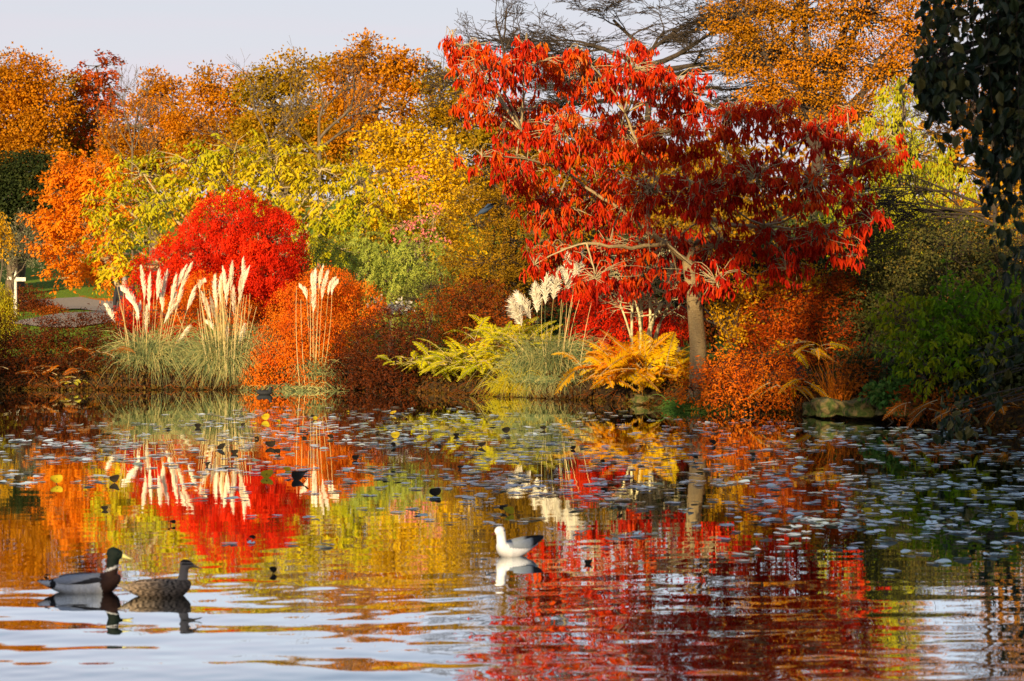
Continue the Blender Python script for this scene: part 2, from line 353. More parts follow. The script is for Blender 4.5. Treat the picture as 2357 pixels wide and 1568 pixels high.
# ------------------------------------------------------------------ plants
def clumps(lobes, D, rg, cr, dens, front=.35):
    """lobes (u, v, ru, rv[, depth offset[, depth radius]]) -> clump centres, outward directions, lobe centre index"""
    C, O, I, LC = [], [], [], []
    for i, lb in enumerate(lobes):
        u, v, ru, rv = lb[:4]; dd = lb[4] if len(lb) > 4 else 0
        c = P(u, v, D + dd); s = (D + dd) / FPX
        rx, rz = ru * s, rv * s; ry = lb[5] if len(lb) > 5 else .75 * (rx + rz) / 2
        n = max(6, int(dens * (rx * rz + rx * ry * .6 + ry * rz * .6) * 4 / (cr * cr)))
        d = unit(rg.normal(0, 1, (n, 3)))
        keep = (d[:, 1] < .25) | (rg.random(n) < front); d = d[keep]; n = len(d)
        bm_ = unit(rg.normal(0, 1, (14, 3)))
        bump = np.max(np.clip(d @ bm_.T, 0, 1) ** 10, axis=1)
        q = (.62 + .3 * rg.random(n) ** .5 + .16 * bump)
        inner = rg.random(n) < .15; q[inner] *= rg.uniform(.3, .8, inner.sum())
        C.append(c + d * q[:, None] * np.array([rx, ry, rz])); O.append(unit(d * np.array([1 / rx, 1 / ry, 1 / rz]))); I.append(np.full(n, i)); LC.append(c)
    return np.concatenate(C), np.concatenate(O), np.concatenate(I), np.array(LC)

def foliage(acc, C, O, rg, style='clump', n=12, cr=.3, flat=.6, L=.12, Wd=.08, Ls=.5, out=1.0, droop=.8, rise=0.0, hang=.3, fold=False, jit=.05, zt=0, twig=None, twr=.004):
    N_ = len(C); ct = rg.random(N_)
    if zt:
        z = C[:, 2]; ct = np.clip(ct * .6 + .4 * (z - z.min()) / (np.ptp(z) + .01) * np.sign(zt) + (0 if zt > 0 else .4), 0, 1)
    if style == 'clump':
        c = np.repeat(C, n, 0); o = np.repeat(O, n, 0); g = rg.normal(0, 1, c.shape)
        pos = c + g * cr * np.array([1, 1, flat]) * .6
        ax = o * .5 + unit(g) * .6 - UP * hang + rg.normal(0, .45, c.shape)
        nr = UP * .6 + o * .6 + rg.normal(0, .5, c.shape)
        t = np.clip(np.repeat(ct, n) * .6 + rg.random(len(c)) * .4, 0, 1)
        sz = rg.uniform(.7, 1.3, len(c))
        leaf_quads(acc, pos, ax, nr, L * sz, Wd * sz, t, fold); return
    oh = unit(O * np.array([1, 1, .35]) + rg.normal(0, .35, O.shape))
    ls = Ls * rg.uniform(.6, 1.25, N_)
    def path(t):      # t (N,k)
        return C[:, None] + ls[:, None, None] * (oh[:, None] * out * t[..., None] + UP * (rise * t - droop * t * t)[..., None])
    tt = np.sort(rg.random((N_, n)), 1) * .95 + .05
    if style == 'pinnate': tt = np.repeat(np.linspace(.15, 1, n // 2), 2)[None] * np.ones((N_, 1))
    p = path(tt); tan = unit(oh[:, None] * out + UP * (rise - 2 * droop * tt)[..., None])
    side = unit(np.cross(tan, UP + rg.normal(0, .3, (N_, 1, 3))))
    sg = np.where(np.arange(n)[None] % 2 == 0, 1., -1.)[..., None] * np.ones((N_, 1, 1))
    ax = tan * .45 + side * sg * (.9 if style == 'pinnate' else .6) - UP * hang + rg.normal(0, .15 if style == 'pinnate' else .35, p.shape)
    nr = np.cross(side, tan) + rg.normal(0, .35, p.shape) + O[:, None] * .3
    pos = p + rg.normal(0, jit, p.shape)
    t = np.clip(np.repeat(ct, n) * .65 + rg.random(N_ * n) * .35, 0, 1)
    sz = rg.uniform(.75, 1.25, N_ * n)
    if style == 'pinnate': sz *= np.tile(np.sin(np.linspace(.5, 2.6, n)), N_)
    leaf_quads(acc, pos.reshape(-1, 3), ax.reshape(-1, 3), nr.reshape(-1, 3), L * sz, Wd * sz, t, fold)
    if twig is not None:
        tubes(twig, path(np.linspace(0, .95, 4)[None] * np.ones((N_, 1))), twr, twr * .5, 3)

def plant(name, label, cat, D, lobes, fmat, group=None, bark='bark', base_u=None, tr=.12, cr=.3, dens=1.0, n=12, seed=0, crown='crown', trunkname='trunk',
          ntw=260, limbs=True, front=.35, trunk_h=.45, twigs_on_strand=False, extra=None, baseD=None, **kw):
    rg = np.random.default_rng(seed + 11)
    n = int(n * 1.35)
    C, O, I, LC = clumps(lobes, D, rg, cr, dens * 1.45, front)
    g = ground(C[:, 0], C[:, 1]); ok = C[:, 2] > np.maximum(g, 0) + .02; C, O, I = C[ok], O[ok], I[ok]
    bu = base_u if base_u is not None else float(np.mean([l[0] for l in lobes])); bD = baseD or D
    b = P(bu, 700, bD); b[2] = gz(b[0], b[1])
    root = thing(name, label, cat, tuple(b), group=group)
    a = Acc(); tw = Acc()
    foliage(a, C, O, rg, cr=cr, n=n, twig=tw if twigs_on_strand else None, **kw)
    a.build(crown, M[fmat], root, b)
    if tr:
        top = LC.mean(0); zt_ = b[2] + (LC[:, 2].max() - b[2]) * trunk_h; top = np.array([(top[0] + b[0] * 2) / 3, (top[1] + b[1] * 2) / 3, zt_])
        base = b - np.array([0, 0, .15])
        tubes(tw, wobble(bez(base[None], ((base + top) / 2)[None], top[None], 8), tr * .25, rg), tr, tr * .6, 9)
        st = base + (top - base) * rg.uniform(.7, 1, (len(LC), 1)); mid = (st + LC) / 2 + np.array([0, 0, -.08]) * np.linalg.norm(LC - st, axis=1)[:, None] + rg.normal(0, .1, st.shape)
        tubes(tw, wobble(bez(st, mid, LC, 7), tr * .5, rg), tr * .5, tr * .15, 6)
        sel = rg.permutation(len(C))[:ntw]
        A = LC[I[sel]] * .75 + (b * .25 + top * 0) * 1 if False else LC[I[sel]]
        B = C[sel]; mid = (A + B) / 2 + rg.normal(0, .12, A.shape) * np.linalg.norm(B - A, axis=1)[:, None]
        tubes(tw, wobble(bez(A, mid, B, 5), tr * .2, rg), tr * .13, tr * .04, 4)
    if tw.n: tw.build(trunkname, M[bark], root, b, smooth=True)
    return root, b, rg

def bare_paths(p, d, ln, r, depth, rg, spread=.5, up=.05, flat=1.0, ratio=.72, kids=(2, 3), out=None, minr=.004):
    if out is None: out = []
    d = d / np.linalg.norm(d); K = 5; pts = [p]; q = p.copy(); dd = d.copy()
    for k in range(K - 1):
        dd = dd + rg.normal(0, .13, 3) + np.array([0, 0, up]); dd[2] *= 1 if depth > 90 else (1 - (1 - flat) * .3); dd /= np.linalg.norm(dd)
        q = q + dd * ln / (K - 1); pts.append(q.copy())
    r1 = max(minr * .6, r * .62); out.append((pts, r, r1))
    if depth > 0:
        for i in range(rg.integers(kids[0], kids[1] + 1) + (1 if depth > 2 else 0)):
            j = rg.integers(2, K); nd = dd + rg.normal(0, spread, 3) * np.array([1, 1, flat])
            bare_paths(np.array(pts[j]), nd, ln * ratio * rg.uniform(.75, 1.15), r1 * rg.uniform(.55, .85) , depth - 1, rg, spread, up, flat, ratio, kids, out, minr)
    return out
def tube_list(acc, lst, sides=5):
    for big in (True, False):
        s = [q for q in lst if (q[1] > .03) == big]
        if s: tubes(acc, np.array([q[0] for q in s]), np.array([q[1] for q in s]), np.array([q[2] for q in s]), 7 if big else sides)

# ---- far wood that closes the view behind the separate trees
fw = []
for i, u in enumerate(range(-300, 2700, 120)):
    top = np.interp(u, [-300, 0, 250, 480, 700, 1000, 1300, 1700, 2700], [230, 250, 330, 300, 260, 330, 380, 300, 250])
    fw.append((u, top + 160, 110, 160, (i % 3) * 4, 5))
rg = np.random.default_rng(5); C, O, I, LC = clumps(fw, 112, rg, 1.1, .5)
a = Acc(); foliage(a, C, O, rg, n=12, cr=1.1, L=.5, Wd=.4)
prop(a.build('far_wood', M['wood']), label='hazy autumn wood closing the view behind the lawn trees', kind='stuff')

TB = 'autumn trees behind the pond'
def T(name, label, D, lobes, m, seed, **kw):
    kw.setdefault('cr', .42); kw.setdefault('n', 84); kw.setdefault('L', .10); kw.setdefault('Wd', .075); kw.setdefault('ntw', 90); kw.setdefault('tr', .28); kw.setdefault('dens', .8)
    kw.setdefault('flat', .5)
    return plant(name, label, 'tree', D, lobes, m, seed=seed, group=TB, **kw)
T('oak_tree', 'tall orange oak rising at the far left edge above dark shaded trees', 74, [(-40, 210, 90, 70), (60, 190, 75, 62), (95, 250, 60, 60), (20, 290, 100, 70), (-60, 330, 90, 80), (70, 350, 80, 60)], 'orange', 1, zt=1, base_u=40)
T('dark_tree', 'dark green tree in deep shade under the left orange oak', 70, [(-20, 440, 80, 90), (70, 430, 75, 80), (140, 480, 60, 70), (40, 530, 100, 60), (-60, 540, 90, 60)], 'dark', 2, base_u=30, dens=1)  # dark leaf colour holds part of its shade, besides the cast shadow
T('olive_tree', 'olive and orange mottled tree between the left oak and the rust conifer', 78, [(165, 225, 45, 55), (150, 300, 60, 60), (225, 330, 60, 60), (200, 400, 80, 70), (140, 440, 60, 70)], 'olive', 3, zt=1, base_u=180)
T('redwood_tree', 'rust red layered conifer top standing against the sky', 76, [(222, 152, 40, 13), (240, 172, 34, 12), (212, 192, 34, 12), (225, 210, 42, 14), (205, 232, 30, 14), (245, 238, 48, 14), (225, 262, 55, 16), (215, 290, 60, 18)], 'rust', 4, cr=.3, n=16, L=.16, Wd=.09, dens=1.1, tr=.14, base_u=225, trunk_h=.97, style='strand', Ls=.7, out=1, droop=.35, hang=.2)
T('oak_tree', 'orange oak with a grey bare tree standing through it', 72, [(340, 210, 55, 40), (400, 240, 60, 55), (320, 290, 70, 60), (420, 320, 80, 60), (350, 380, 90, 60), (270, 360, 60, 60)], 'orange', 5, zt=1, base_u=350, dens=.6)
T('oak_tree', 'low crowned orange oak left of the tallest oak, below a dip in the skyline', 70, [(490, 200, 50, 42), (545, 215, 40, 40), (470, 280, 80, 60), (550, 300, 70, 60), (500, 370, 90, 60)], 'orange', 6, base_u=500, dens=.6)
T('oak_tree', 'broad tawny oak with many thin grey branches in its crown', 66, [(610, 180, 60, 42), (690, 165, 60, 45), (640, 250, 90, 70), (730, 270, 70, 70), (620, 340, 100, 70), (720, 370, 100, 70)], 'olive', 7, zt=1, base_u=650, dens=.6, cr=.4)
T('oak_tree', 'tallest deep orange oak with domed crown right of centre skyline', 62, [(830, 130, 55, 42), (900, 150, 60, 40), (940, 190, 35, 45), (800, 190, 60, 50), (860, 240, 90, 60), (800, 310, 90, 60), (900, 320, 80, 50)], 'orange', 8, base_u=830, dens=.62, cr=.4)
T('oak_tree', 'olive brown oak in half shade beside the tallest orange oak', 62, [(990, 175, 45, 35), (1050, 170, 40, 40), (1030, 240, 60, 40), (1000, 300, 60, 45), (1080, 280, 60, 60)], 'olive', 9, base_u=1020, dens=.6)
T('golden_tree', 'golden brown tree glimpsed behind the crimson tree', 66, [(1180, 330, 90, 70), (1120, 420, 100, 80), (1250, 420, 90, 90), (1380, 380, 90, 80), (1500, 420, 90, 80), (1650, 400, 90, 80), (1620, 520, 120, 80), (1420, 520, 120, 80)], 'larch', 10, base_u=1250, tr=.3)
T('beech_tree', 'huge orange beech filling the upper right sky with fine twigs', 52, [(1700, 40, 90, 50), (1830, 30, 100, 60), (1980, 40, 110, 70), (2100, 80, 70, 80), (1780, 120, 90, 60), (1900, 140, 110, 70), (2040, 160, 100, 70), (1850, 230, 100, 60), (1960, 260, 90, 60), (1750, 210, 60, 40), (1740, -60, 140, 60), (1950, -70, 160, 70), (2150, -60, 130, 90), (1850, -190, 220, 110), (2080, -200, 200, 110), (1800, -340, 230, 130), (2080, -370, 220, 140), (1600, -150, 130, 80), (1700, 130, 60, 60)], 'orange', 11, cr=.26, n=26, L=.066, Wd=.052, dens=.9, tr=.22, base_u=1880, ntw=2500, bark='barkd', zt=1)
T('golden_tree', 'amber tree behind the hanging dark leaves at the right edge', 58, [(2230, 250, 80, 90), (2330, 300, 90, 110), (2200, 380, 80, 80), (2320, 470, 100, 90), (2230, 520, 80, 60), (2400, 150, 80, 100), (2330, 60, 100, 100), (2420, -60, 120, 120), (2280, -80, 90, 100)], 'orange', 12, base_u=2270, dens=.7, ntw=500, bark='barkd', L=.11, Wd=.09, n=24)
# bare trees
def bare_tree(name, label, D, bu, vtop, dirs, ln, r, depth, m, seed, baseD=None, **kw):
    kw.setdefault('minr', .007)
    rg = np.random.default_rng(seed); b = P(bu, 700, D); b[2] = gz(b[0], b[1])
    root = thing(name, label, 'tree', tuple(b), group='bare trees beyond the pond')
    top = P(bu, vtop, D); a = Acc(); tubes(a, wobble(bez((b - [0, 0, .2])[None], ((b + top) / 2)[None], top[None], 8), r * .6, rg), r, r * .7, 9)
    a.build('trunk', M[m], root, b, smooth=True)
    br = Acc(); lst = []
    for (h, dx, dy, dz, s) in dirs:
        p = b + (top - b) * h
        lst += bare_paths(p, np.array([dx, dy, dz], float), ln * s, r * .55 * s, depth, rg, **kw)
    tube_list(br, lst, 4); br.build('branches', M[m], root, b, smooth=True); return root, b, lst
bare_tree('bare_tree', 'leafless grey tree with upright twigs poking above the left oaks', 64, 305, 330, [(1, -.15, 0, 1, 1), (1, .25, 0, 1, 1), (.95, -.5, 0, .8, .9), (.95, .5, .1, .8, .9), (.85, .9, 0, .6, .8), (.85, -.9, 0, .6, .8)], 1.1, .05, 4, 'bark', 31, spread=.36, up=.09, ratio=.7)
bare_tree('bare_tree', 'leafless pale limbed tree leaning through the tawny oak', 60, 620, 330, [(1, .6, 0, 1, 1), (1, -.4, 0, 1, 1), (.95, .9, -.2, .7, .9), (.9, -.9, 0, .6, .9), (.8, .2, -.5, .8, .7)], 1.2, .06, 4, 'bark', 32, spread=.42, up=.05, ratio=.7)
bare_tree('bare_tree', 'leafless tree with slanting limbs in front of the tallest orange oak', 57, 735, 320, [(1, .7, 0, 1.2, 1.1), (1, -.1, 0, 1, 1), (.95, 1.2, -.2, .5, 1), (.9, -.9, 0, .7, .8)], 1.2, .08, 4, 'bark', 33, spread=.42, up=.06, ratio=.7)
bare_tree('spreading_tree', 'leafless spreading tree with flat dark tiers of twigs above the crimson tree', 62, 1492, 150,
          [(1, -1, 0, .22, 1.3), (1, 1, 0, .25, 1.3), (1, .1, 0, 1, .8), (.97, -1, .3, .32, 1.25), (.97, 1, -.2, .12, 1.35), (.93, -1, -.2, .05, 1.2), (.93, 1, .2, .3, 1.3), (1.05, -.7, 0, .7, 1), (1.05, .7, 0, .7, 1), (.9, .9, .3, .0, 1.2), (.9, -.9, .3, .15, 1.1), (.84, 1, 0, .1, 1.1), (.84, -1, 0, .1, 1.0)], 1.5, .13, 6, 'barkd', 34, spread=.48, up=.03, flat=.4, ratio=.74, kids=(2, 3), minr=.012)
bare_tree('bare_larch', 'dark leafless larch tip with drooping twigs left of the spreading tree', 40, 1160, 120, [(1, -.25, 0, 1, 1.0), (1, .5, 0, .7, .8), (.97, .8, 0, .5, .9), (.97, -.9, 0, .3, .9), (.94, -1, 0, .15, 1.1), (.94, .9, 0, .1, .9), (.9, -1, -.1, .25, 1.2), (.86, -1, 0, .05, 1.2), (1.05, .1, 0, 1, .8)], .72, .045, 4, 'barkd', 35, spread=.5, up=.02, ratio=.72)
bare_tree('bare_tree', 'dark leafless small tree arching in front of the weeping cypress', 31, 2290, 480, [(1, -1, 0, .4, 1), (1, -1, .2, .1, 1.1), (.95, -1, -.1, .6, 1), (.9, -1, 0, -.02, 1), (1, -.3, 0, 1, .9), (.9, -.8, 0, .8, 1), (.8, -1, .2, .15, 1), (.7, -1, 0, .0, .9), (1, .6, 0, .7, .9), (.85, .8, 0, .3, .9)], 1.0, .05, 5, 'barkd', 36, spread=.4, up=-.01, flat=.8, ratio=.72)

# ---- middle distance
plant('golden_cypress', 'yellow green weeping cypress conifer right of the crimson tree', 'tree', 41, [(2075, 215, 45, 50), (2060, 290, 75, 55), (2090, 360, 110, 60), (2030, 400, 100, 60), (2140, 430, 110, 60), (2020, 470, 110, 60), (1960, 380, 70, 70), (1960, 500, 90, 60), (2120, 510, 130, 50)], 'cypress', seed=41, cr=.22, n=16, L=.11, Wd=.035, style='strand', Ls=.42, out=.45, droop=.7, hang=1.2, dens=.75, tr=.12, base_u=2080, trunk_h=.95, bark='bark')
plant('orange_tree', 'bright orange tree with layered sprays reaching over the shaded lawn', 'tree', 52,
      [(165, 400, 50, 28), (215, 395, 50, 40), (130, 440, 45, 16), (190, 470, 60, 28), (110, 500, 45, 14), (160, 515, 60, 20), (230, 520, 60, 40), (105, 560, 36, 12), (160, 570, 60, 18), (225, 590, 60, 30), (140, 615, 34, 12), (200, 630, 50, 14), (270, 620, 50, 25), (140, 640, 20, 10), (260, 440, 60, 50)], 'orange_bright', seed=42, cr=.16, n=16, L=.11, Wd=.045, style='strand', Ls=.4, out=1, droop=.25, hang=.35, dens=.9, tr=.1, base_u=290, bark='barkt', flat=.3)
plant('yellow_ash_tree', 'wide yellow green tree with drooping feathery leaves behind the red maple', 'tree', 44,
      [(330, 400, 75, 45), (430, 370, 80, 45), (540, 350, 85, 45), (640, 360, 80, 45), (740, 390, 75, 45), (830, 420, 60, 50), (280, 470, 70, 50), (380, 460, 90, 55), (500, 430, 90, 50), (620, 440, 90, 50), (730, 470, 80, 50), (260, 550, 60, 45), (330, 560, 70, 50), (290, 610, 60, 30), (760, 520, 70, 50), (840, 480, 60, 50), (700, 540, 60, 45), (770, 570, 60, 30), (380, 620, 50, 25), (240, 500, 40, 35)], 'yelgreen', seed=43,
      cr=.17, n=14, L=.15, Wd=.055, style='pinnate', Ls=.42, out=.8, droop=.5, rise=.15, hang=.75, dens=.34, tr=.12, base_u=560, bark='barkt', ntw=200, twigs_on_strand=True)
plant('yellow_maple', 'bright golden yellow tree behind the weeping cedar', 'tree', 49, [(870, 330, 50, 40), (940, 320, 60, 40), (1010, 360, 60, 50), (900, 400, 60, 50), (980, 430, 70, 55), (1060, 440, 60, 50), (880, 480, 60, 50), (960, 510, 80, 50), (1040, 540, 70, 60), (790, 555, 50, 30), (1090, 620, 60, 50), (860, 540, 60, 30)], 'yellow', seed=44, cr=.2, n=20, L=.085, Wd=.065, dens=.62, tr=.1, base_u=960, bark='barkt', ntw=500)
plant('golden_larch', 'feathery golden brown larch left of the crimson tree', 'tree', 37, [(1120, 400, 70, 50), (1180, 470, 90, 50), (1100, 520, 70, 50), (1210, 560, 80, 50), (1130, 600, 90, 45), (1230, 620, 70, 40), (1160, 650, 90, 25), (1270, 480, 50, 70), (1200, 350, 60, 50)], 'larch', seed=45, cr=.17, n=36, L=.06, Wd=.02, style='strand', Ls=.45, out=1, droop=.25, rise=.25, hang=.1, dens=.9, tr=.09, base_u=1180, trunk_h=.98, bark='barkd', twigs_on_strand=True)
r_, b_, g_ = plant('spindle_shrub', 'pink fruited shrub in front of the golden yellow tree', 'shrub', 41, [(960, 430, 30, 40), (1000, 500, 40, 60), (930, 520, 50, 30), (970, 560, 60, 25), (990, 610, 40, 40)], 'cypress', seed=46, cr=.16, n=7, L=.06, Wd=.02, dens=.45, tr=.03, base_u=990, crown='foliage', trunkname='stem', bark='barkt')
a = Acc(); C, O, I, LC = clumps([(955, 420, 25, 35), (990, 470, 35, 40), (920, 520, 45, 20), (1000, 560, 40, 30), (960, 540, 60, 20)], 40.8, g_, .2, .35)
foliage(a, C, O, g_, n=16, cr=.12, L=.05, Wd=.045); a.build('fruit', M['pink'], r_, b_)['kind'] = 'stuff'
plant('japanese_maple', 'large dome shaped scarlet Japanese maple on the left bank', 'tree', 37.5,
      [(540, 520, 105, 82, 0, .95), (470, 570, 90, 65, -.1, .8), (620, 560, 82, 75, 0, .8), (400, 625, 85, 55, -.2, .7), (590, 630, 100, 60, -.2, .9), (355, 665, 55, 40, -.2, .5), (650, 620, 50, 60, 0, .6), (500, 660, 130, 45, -.1, .8), (600, 690, 70, 40, 0, .6)], 'maple', seed=47,
      cr=.12, n=26, L=.05, Wd=.018, style='strand', Ls=.27, out=.75, droop=.85, rise=.3, hang=.6, dens=.95, jit=.035, tr=.08, base_u=540, front=.6)
plant('weeping_maple', 'low rust coloured maple mound behind the left pampas plumes', 'shrub', 36, [(470, 670, 60, 42, 0, .5), (420, 720, 70, 40, 0, .5), (530, 720, 60, 40, 0, .5), (310, 740, 40, 40, 0, .4)], 'mapor', seed=48, cr=.09, n=14, L=.045, Wd=.016, style='strand', Ls=.16, out=.7, droop=.7, rise=.3, hang=.6, dens=.9, tr=.04, base_u=470, crown='foliage', trunkname='stem')
plant('weeping_maple', 'dark crimson maple foliage at the left foot of the pampas plumes', 'shrub', 35.2, [(300, 730, 30, 40, 0, .4), (340, 780, 60, 50, 0, .4), (420, 790, 60, 50, 0, .4)], 'maple', seed=148, cr=.09, n=14, L=.045, Wd=.016, style='strand', Ls=.16, out=.7, droop=.7, rise=.3, hang=.6, dens=.8, tr=.04, base_u=340, crown='foliage', trunkname='stem')
plant('weeping_cedar', 'green weeping cedar mound with cascading branchlets', 'tree', 40.5,
      [(800, 585, 75, 40, .2, .7), (870, 568, 70, 34, 0, .7), (760, 612, 50, 26, .3, .5), (935, 590, 75, 46, 0, .7), (990, 615, 60, 48, 0, .6), (900, 645, 90, 48, -.3, .8), (990, 665, 50, 40, -.2, .6), (940, 700, 75, 30, -.3, .6), (1010, 640, 35, 25, 0, .4)], 'cedar', seed=49,
      cr=.15, n=50, L=.05, Wd=.016, style='strand', Ls=.68, out=.8, droop=1.0, rise=.3, hang=.5, dens=.62, tr=.08, base_u=900, front=.5, jit=.012, ntw=40)
plant('dwarf_conifer', 'small deep green conifer at the right foot of the weeping cedar', 'shrub', 37.5, [(990, 660, 40, 26, 0, .4), (960, 690, 45, 26, 0, .4), (1010, 690, 30, 24, 0, .3)], 'coton', seed=149, cr=.12, n=22, L=.05, Wd=.012, style='strand', Ls=.3, out=.9, droop=.4, rise=.25, hang=.3, dens=.9, tr=.04, base_u=985, crown='foliage', trunkname='stem')
plant('weeping_maple', 'orange and red cascading maple mound at the water edge', 'shrub', 35.2,
      [(760, 662, 68, 42, 0, .6), (695, 710, 75, 60, -.2, .6), (825, 700, 55, 50, 0, .5), (650, 785, 62, 55, -1.1, .5), (720, 770, 80, 65, -.9, .6), (620, 835, 50, 40, -1.2, .4), (690, 845, 60, 45, -1.3, .4), (595, 870, 35, 22, -1.5, .3), (640, 880, 50, 18, -1.7, .3), (710, 885, 40, 15, -1.7, .3), (780, 760, 60, 60, 0, .5)], 'mapor', seed=50,
      cr=.09, n=14, L=.045, Wd=.016, style='strand', Ls=.17, out=.7, droop=.75, rise=.3, hang=.6, dens=.95, tr=.05, base_u=715, crown='foliage', trunkname='stem', front=.5)
plant('scarlet_maple', 'glowing scarlet maple low behind the tan stemmed shrub', 'shrub', 34, [(1390, 690, 60, 50, 0, .5), (1370, 750, 55, 45, -.3, .5), (1430, 770, 45, 40, -.3, .4), (1480, 720, 60, 50, .6, .5), (1540, 740, 50, 50, .8, .5), (1340, 660, 40, 40, .3, .4)], 'maple', seed=51,
      cr=.09, n=14, L=.05, Wd=.018, style='strand', Ls=.17, out=.7, droop=.6, rise=.3, hang=.5, dens=.8, tr=.05, base_u=1400, crown='foliage', trunkname='stem')

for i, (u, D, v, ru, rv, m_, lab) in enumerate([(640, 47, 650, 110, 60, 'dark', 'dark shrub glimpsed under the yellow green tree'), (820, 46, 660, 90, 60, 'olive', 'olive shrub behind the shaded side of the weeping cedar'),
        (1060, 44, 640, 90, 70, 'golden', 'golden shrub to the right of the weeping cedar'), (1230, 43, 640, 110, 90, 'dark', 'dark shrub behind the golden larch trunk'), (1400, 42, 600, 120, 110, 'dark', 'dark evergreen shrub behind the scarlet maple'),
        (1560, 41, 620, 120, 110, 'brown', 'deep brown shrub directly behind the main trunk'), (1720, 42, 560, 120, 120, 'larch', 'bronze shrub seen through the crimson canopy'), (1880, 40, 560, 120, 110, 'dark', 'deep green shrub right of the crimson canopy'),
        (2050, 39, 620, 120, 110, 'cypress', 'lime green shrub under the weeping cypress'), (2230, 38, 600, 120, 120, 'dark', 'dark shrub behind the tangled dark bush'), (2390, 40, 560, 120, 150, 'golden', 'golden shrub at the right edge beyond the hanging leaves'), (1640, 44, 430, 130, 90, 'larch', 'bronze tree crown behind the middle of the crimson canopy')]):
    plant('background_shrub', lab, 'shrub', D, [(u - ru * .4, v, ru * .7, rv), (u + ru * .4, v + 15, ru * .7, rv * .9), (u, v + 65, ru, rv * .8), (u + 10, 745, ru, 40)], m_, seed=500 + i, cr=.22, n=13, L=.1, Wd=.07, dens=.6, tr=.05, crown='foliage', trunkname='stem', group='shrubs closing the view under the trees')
# dark brown and russet shrubs and bracken along the bank
def bracken(label, D, lobes, m, seed, group='shrubs along the bank', name='bracken_clump', cat='bracken', **kw):
    kw.setdefault('cr', .12); kw.setdefault('n', 14); kw.setdefault('L', .055); kw.setdefault('Wd', .02); kw.setdefault('dens', .8)
    kw.setdefault('Ls', .26); kw.setdefault('rise', .55); kw.setdefault('droop', .4); kw.setdefault('out', .7)
    return plant(name, label, cat, D, lobes, m, seed=seed, group=group, style='strand', hang=.1, tr=.02, crown='foliage', trunkname='stem', bark='barkd', ntw=120, twigs_on_strand=True, twr=.003, **kw)
bracken('dark brown dead bracken at the far left of the bank', 34.2, [(-30, 790, 60, 60, 0, .5), (50, 780, 70, 45, 0, .5), (100, 778, 50, 40, 0, .5), (20, 830, 90, 40, 0, .5), (40, 870, 80, 30, -.4, .4), (110, 840, 50, 50, -.2, .4)], 'brown', 60)
bracken('dark brown dead bracken with upright dry tips left of the pampas grass', 34.4, [(150, 778, 60, 42, 0, .5), (210, 772, 50, 45, 0, .5), (190, 820, 70, 40, 0, .5), (170, 860, 70, 35, -.4, .4), (250, 800, 40, 60, .2, .4), (240, 860, 40, 30, -.4, .4)], 'brown', 61)
bracken('dark reddish brown shrub to the right of the orange maple mound', 34, [(820, 800, 55, 45, 0, .5), (880, 775, 60, 55, 0, .5), (800, 855, 50, 40, -.5, .4), (870, 850, 70, 50, -.5, .4)], 'brown', 62, name='dark_shrub', cat='shrub', rise=.3)
bracken('almost black brown shrub overhanging the water in mid bank', 33.2, [(920, 760, 60, 50, .6, .5), (910, 830, 60, 50, 0, .5), (960, 800, 60, 50, .3, .4), (900, 880, 60, 25, -.2, .3)], 'brown', 63, name='dark_shrub', cat='shrub', rise=.3)
bracken('russet brown shrub above the yellow green ferns', 35, [(1060, 690, 60, 45, 0, .6), (1120, 710, 70, 50, 0, .6), (1010, 740, 60, 50, -.3, .5), (1090, 770, 80, 45, -.6, .5), (1170, 740, 50, 60, -.3, .5)], 'brownor', 64, name='russet_shrub', cat='shrub', rise=.3)
bracken('dark crimson brown shrub below the golden larch', 38, [(1080, 660, 60, 30, 0, .5), (1170, 665, 70, 30, 0, .5), (1250, 680, 60, 40, 0, .5), (1300, 640, 60, 50, 1, .5)], 'brown', 65, name='dark_shrub', cat='shrub', rise=.3)
bracken('tall dark red and brown dwarf maple right of the main trunk', 28.6, [(1760, 740, 60, 60, 0, .5), (1830, 720, 70, 60, 0, .5), (1890, 690, 60, 50, .2, .5), (1800, 800, 90, 50, -.2, .5), (1900, 780, 60, 60, 0, .4), (1940, 670, 30, 30, .3, .3)], 'dwarf', 66, name='russet_shrub', cat='shrub', cr=.1, rise=.6, n=18)
bracken('orange brown lacy shrub hanging over the water right of the trunk', 27.6, [(1690, 880, 60, 45, 0, .4), (1760, 890, 60, 45, 0, .4), (1700, 840, 50, 30, .3, .3), (1650, 910, 30, 25, -.1, .3), (1820, 870, 40, 40, 0, .3)], 'mapor', 67, name='russet_shrub', cat='shrub', rise=.0, droop=.8)
bracken('russet fern tangle below the mossy edge at far right', 25.0, [(2110, 945, 50, 20, 0, .3), (2190, 930, 50, 25, 0, .3), (2130, 900, 40, 20, .3, .3), (2000, 880, 60, 40, 1.8, .4), (1960, 850, 40, 50, 2, .4)], 'brownor', 68, rise=.1)
plant('gold_shrub', 'golden leaved upright shrub beside the dark dwarf maple', 'shrub', 28.6, [(1745, 680, 55, 30, 0, .3), (1680, 735, 35, 35, 0, .3), (1830, 668, 50, 24, 0, .3), (1700, 785, 30, 25, -.1, .25)], 'golden', seed=69, cr=.09, n=14, L=.05, Wd=.032, style='strand', Ls=.34, out=.5, droop=.1, rise=.9, hang=.1, dens=.7, tr=.02, base_u=1760, crown='foliage', trunkname='stem', twigs_on_strand=True)
bracken('low russet and green growth hiding the foot of the main trunk', 28.0, [(1640, 868, 55, 42, 0, .25), (1590, 892, 45, 32, -.1, .25), (1670, 850, 45, 30, .2, .25)], 'mapor', 167, name='russet_shrub', cat='shrub', n=14, dens=.8)
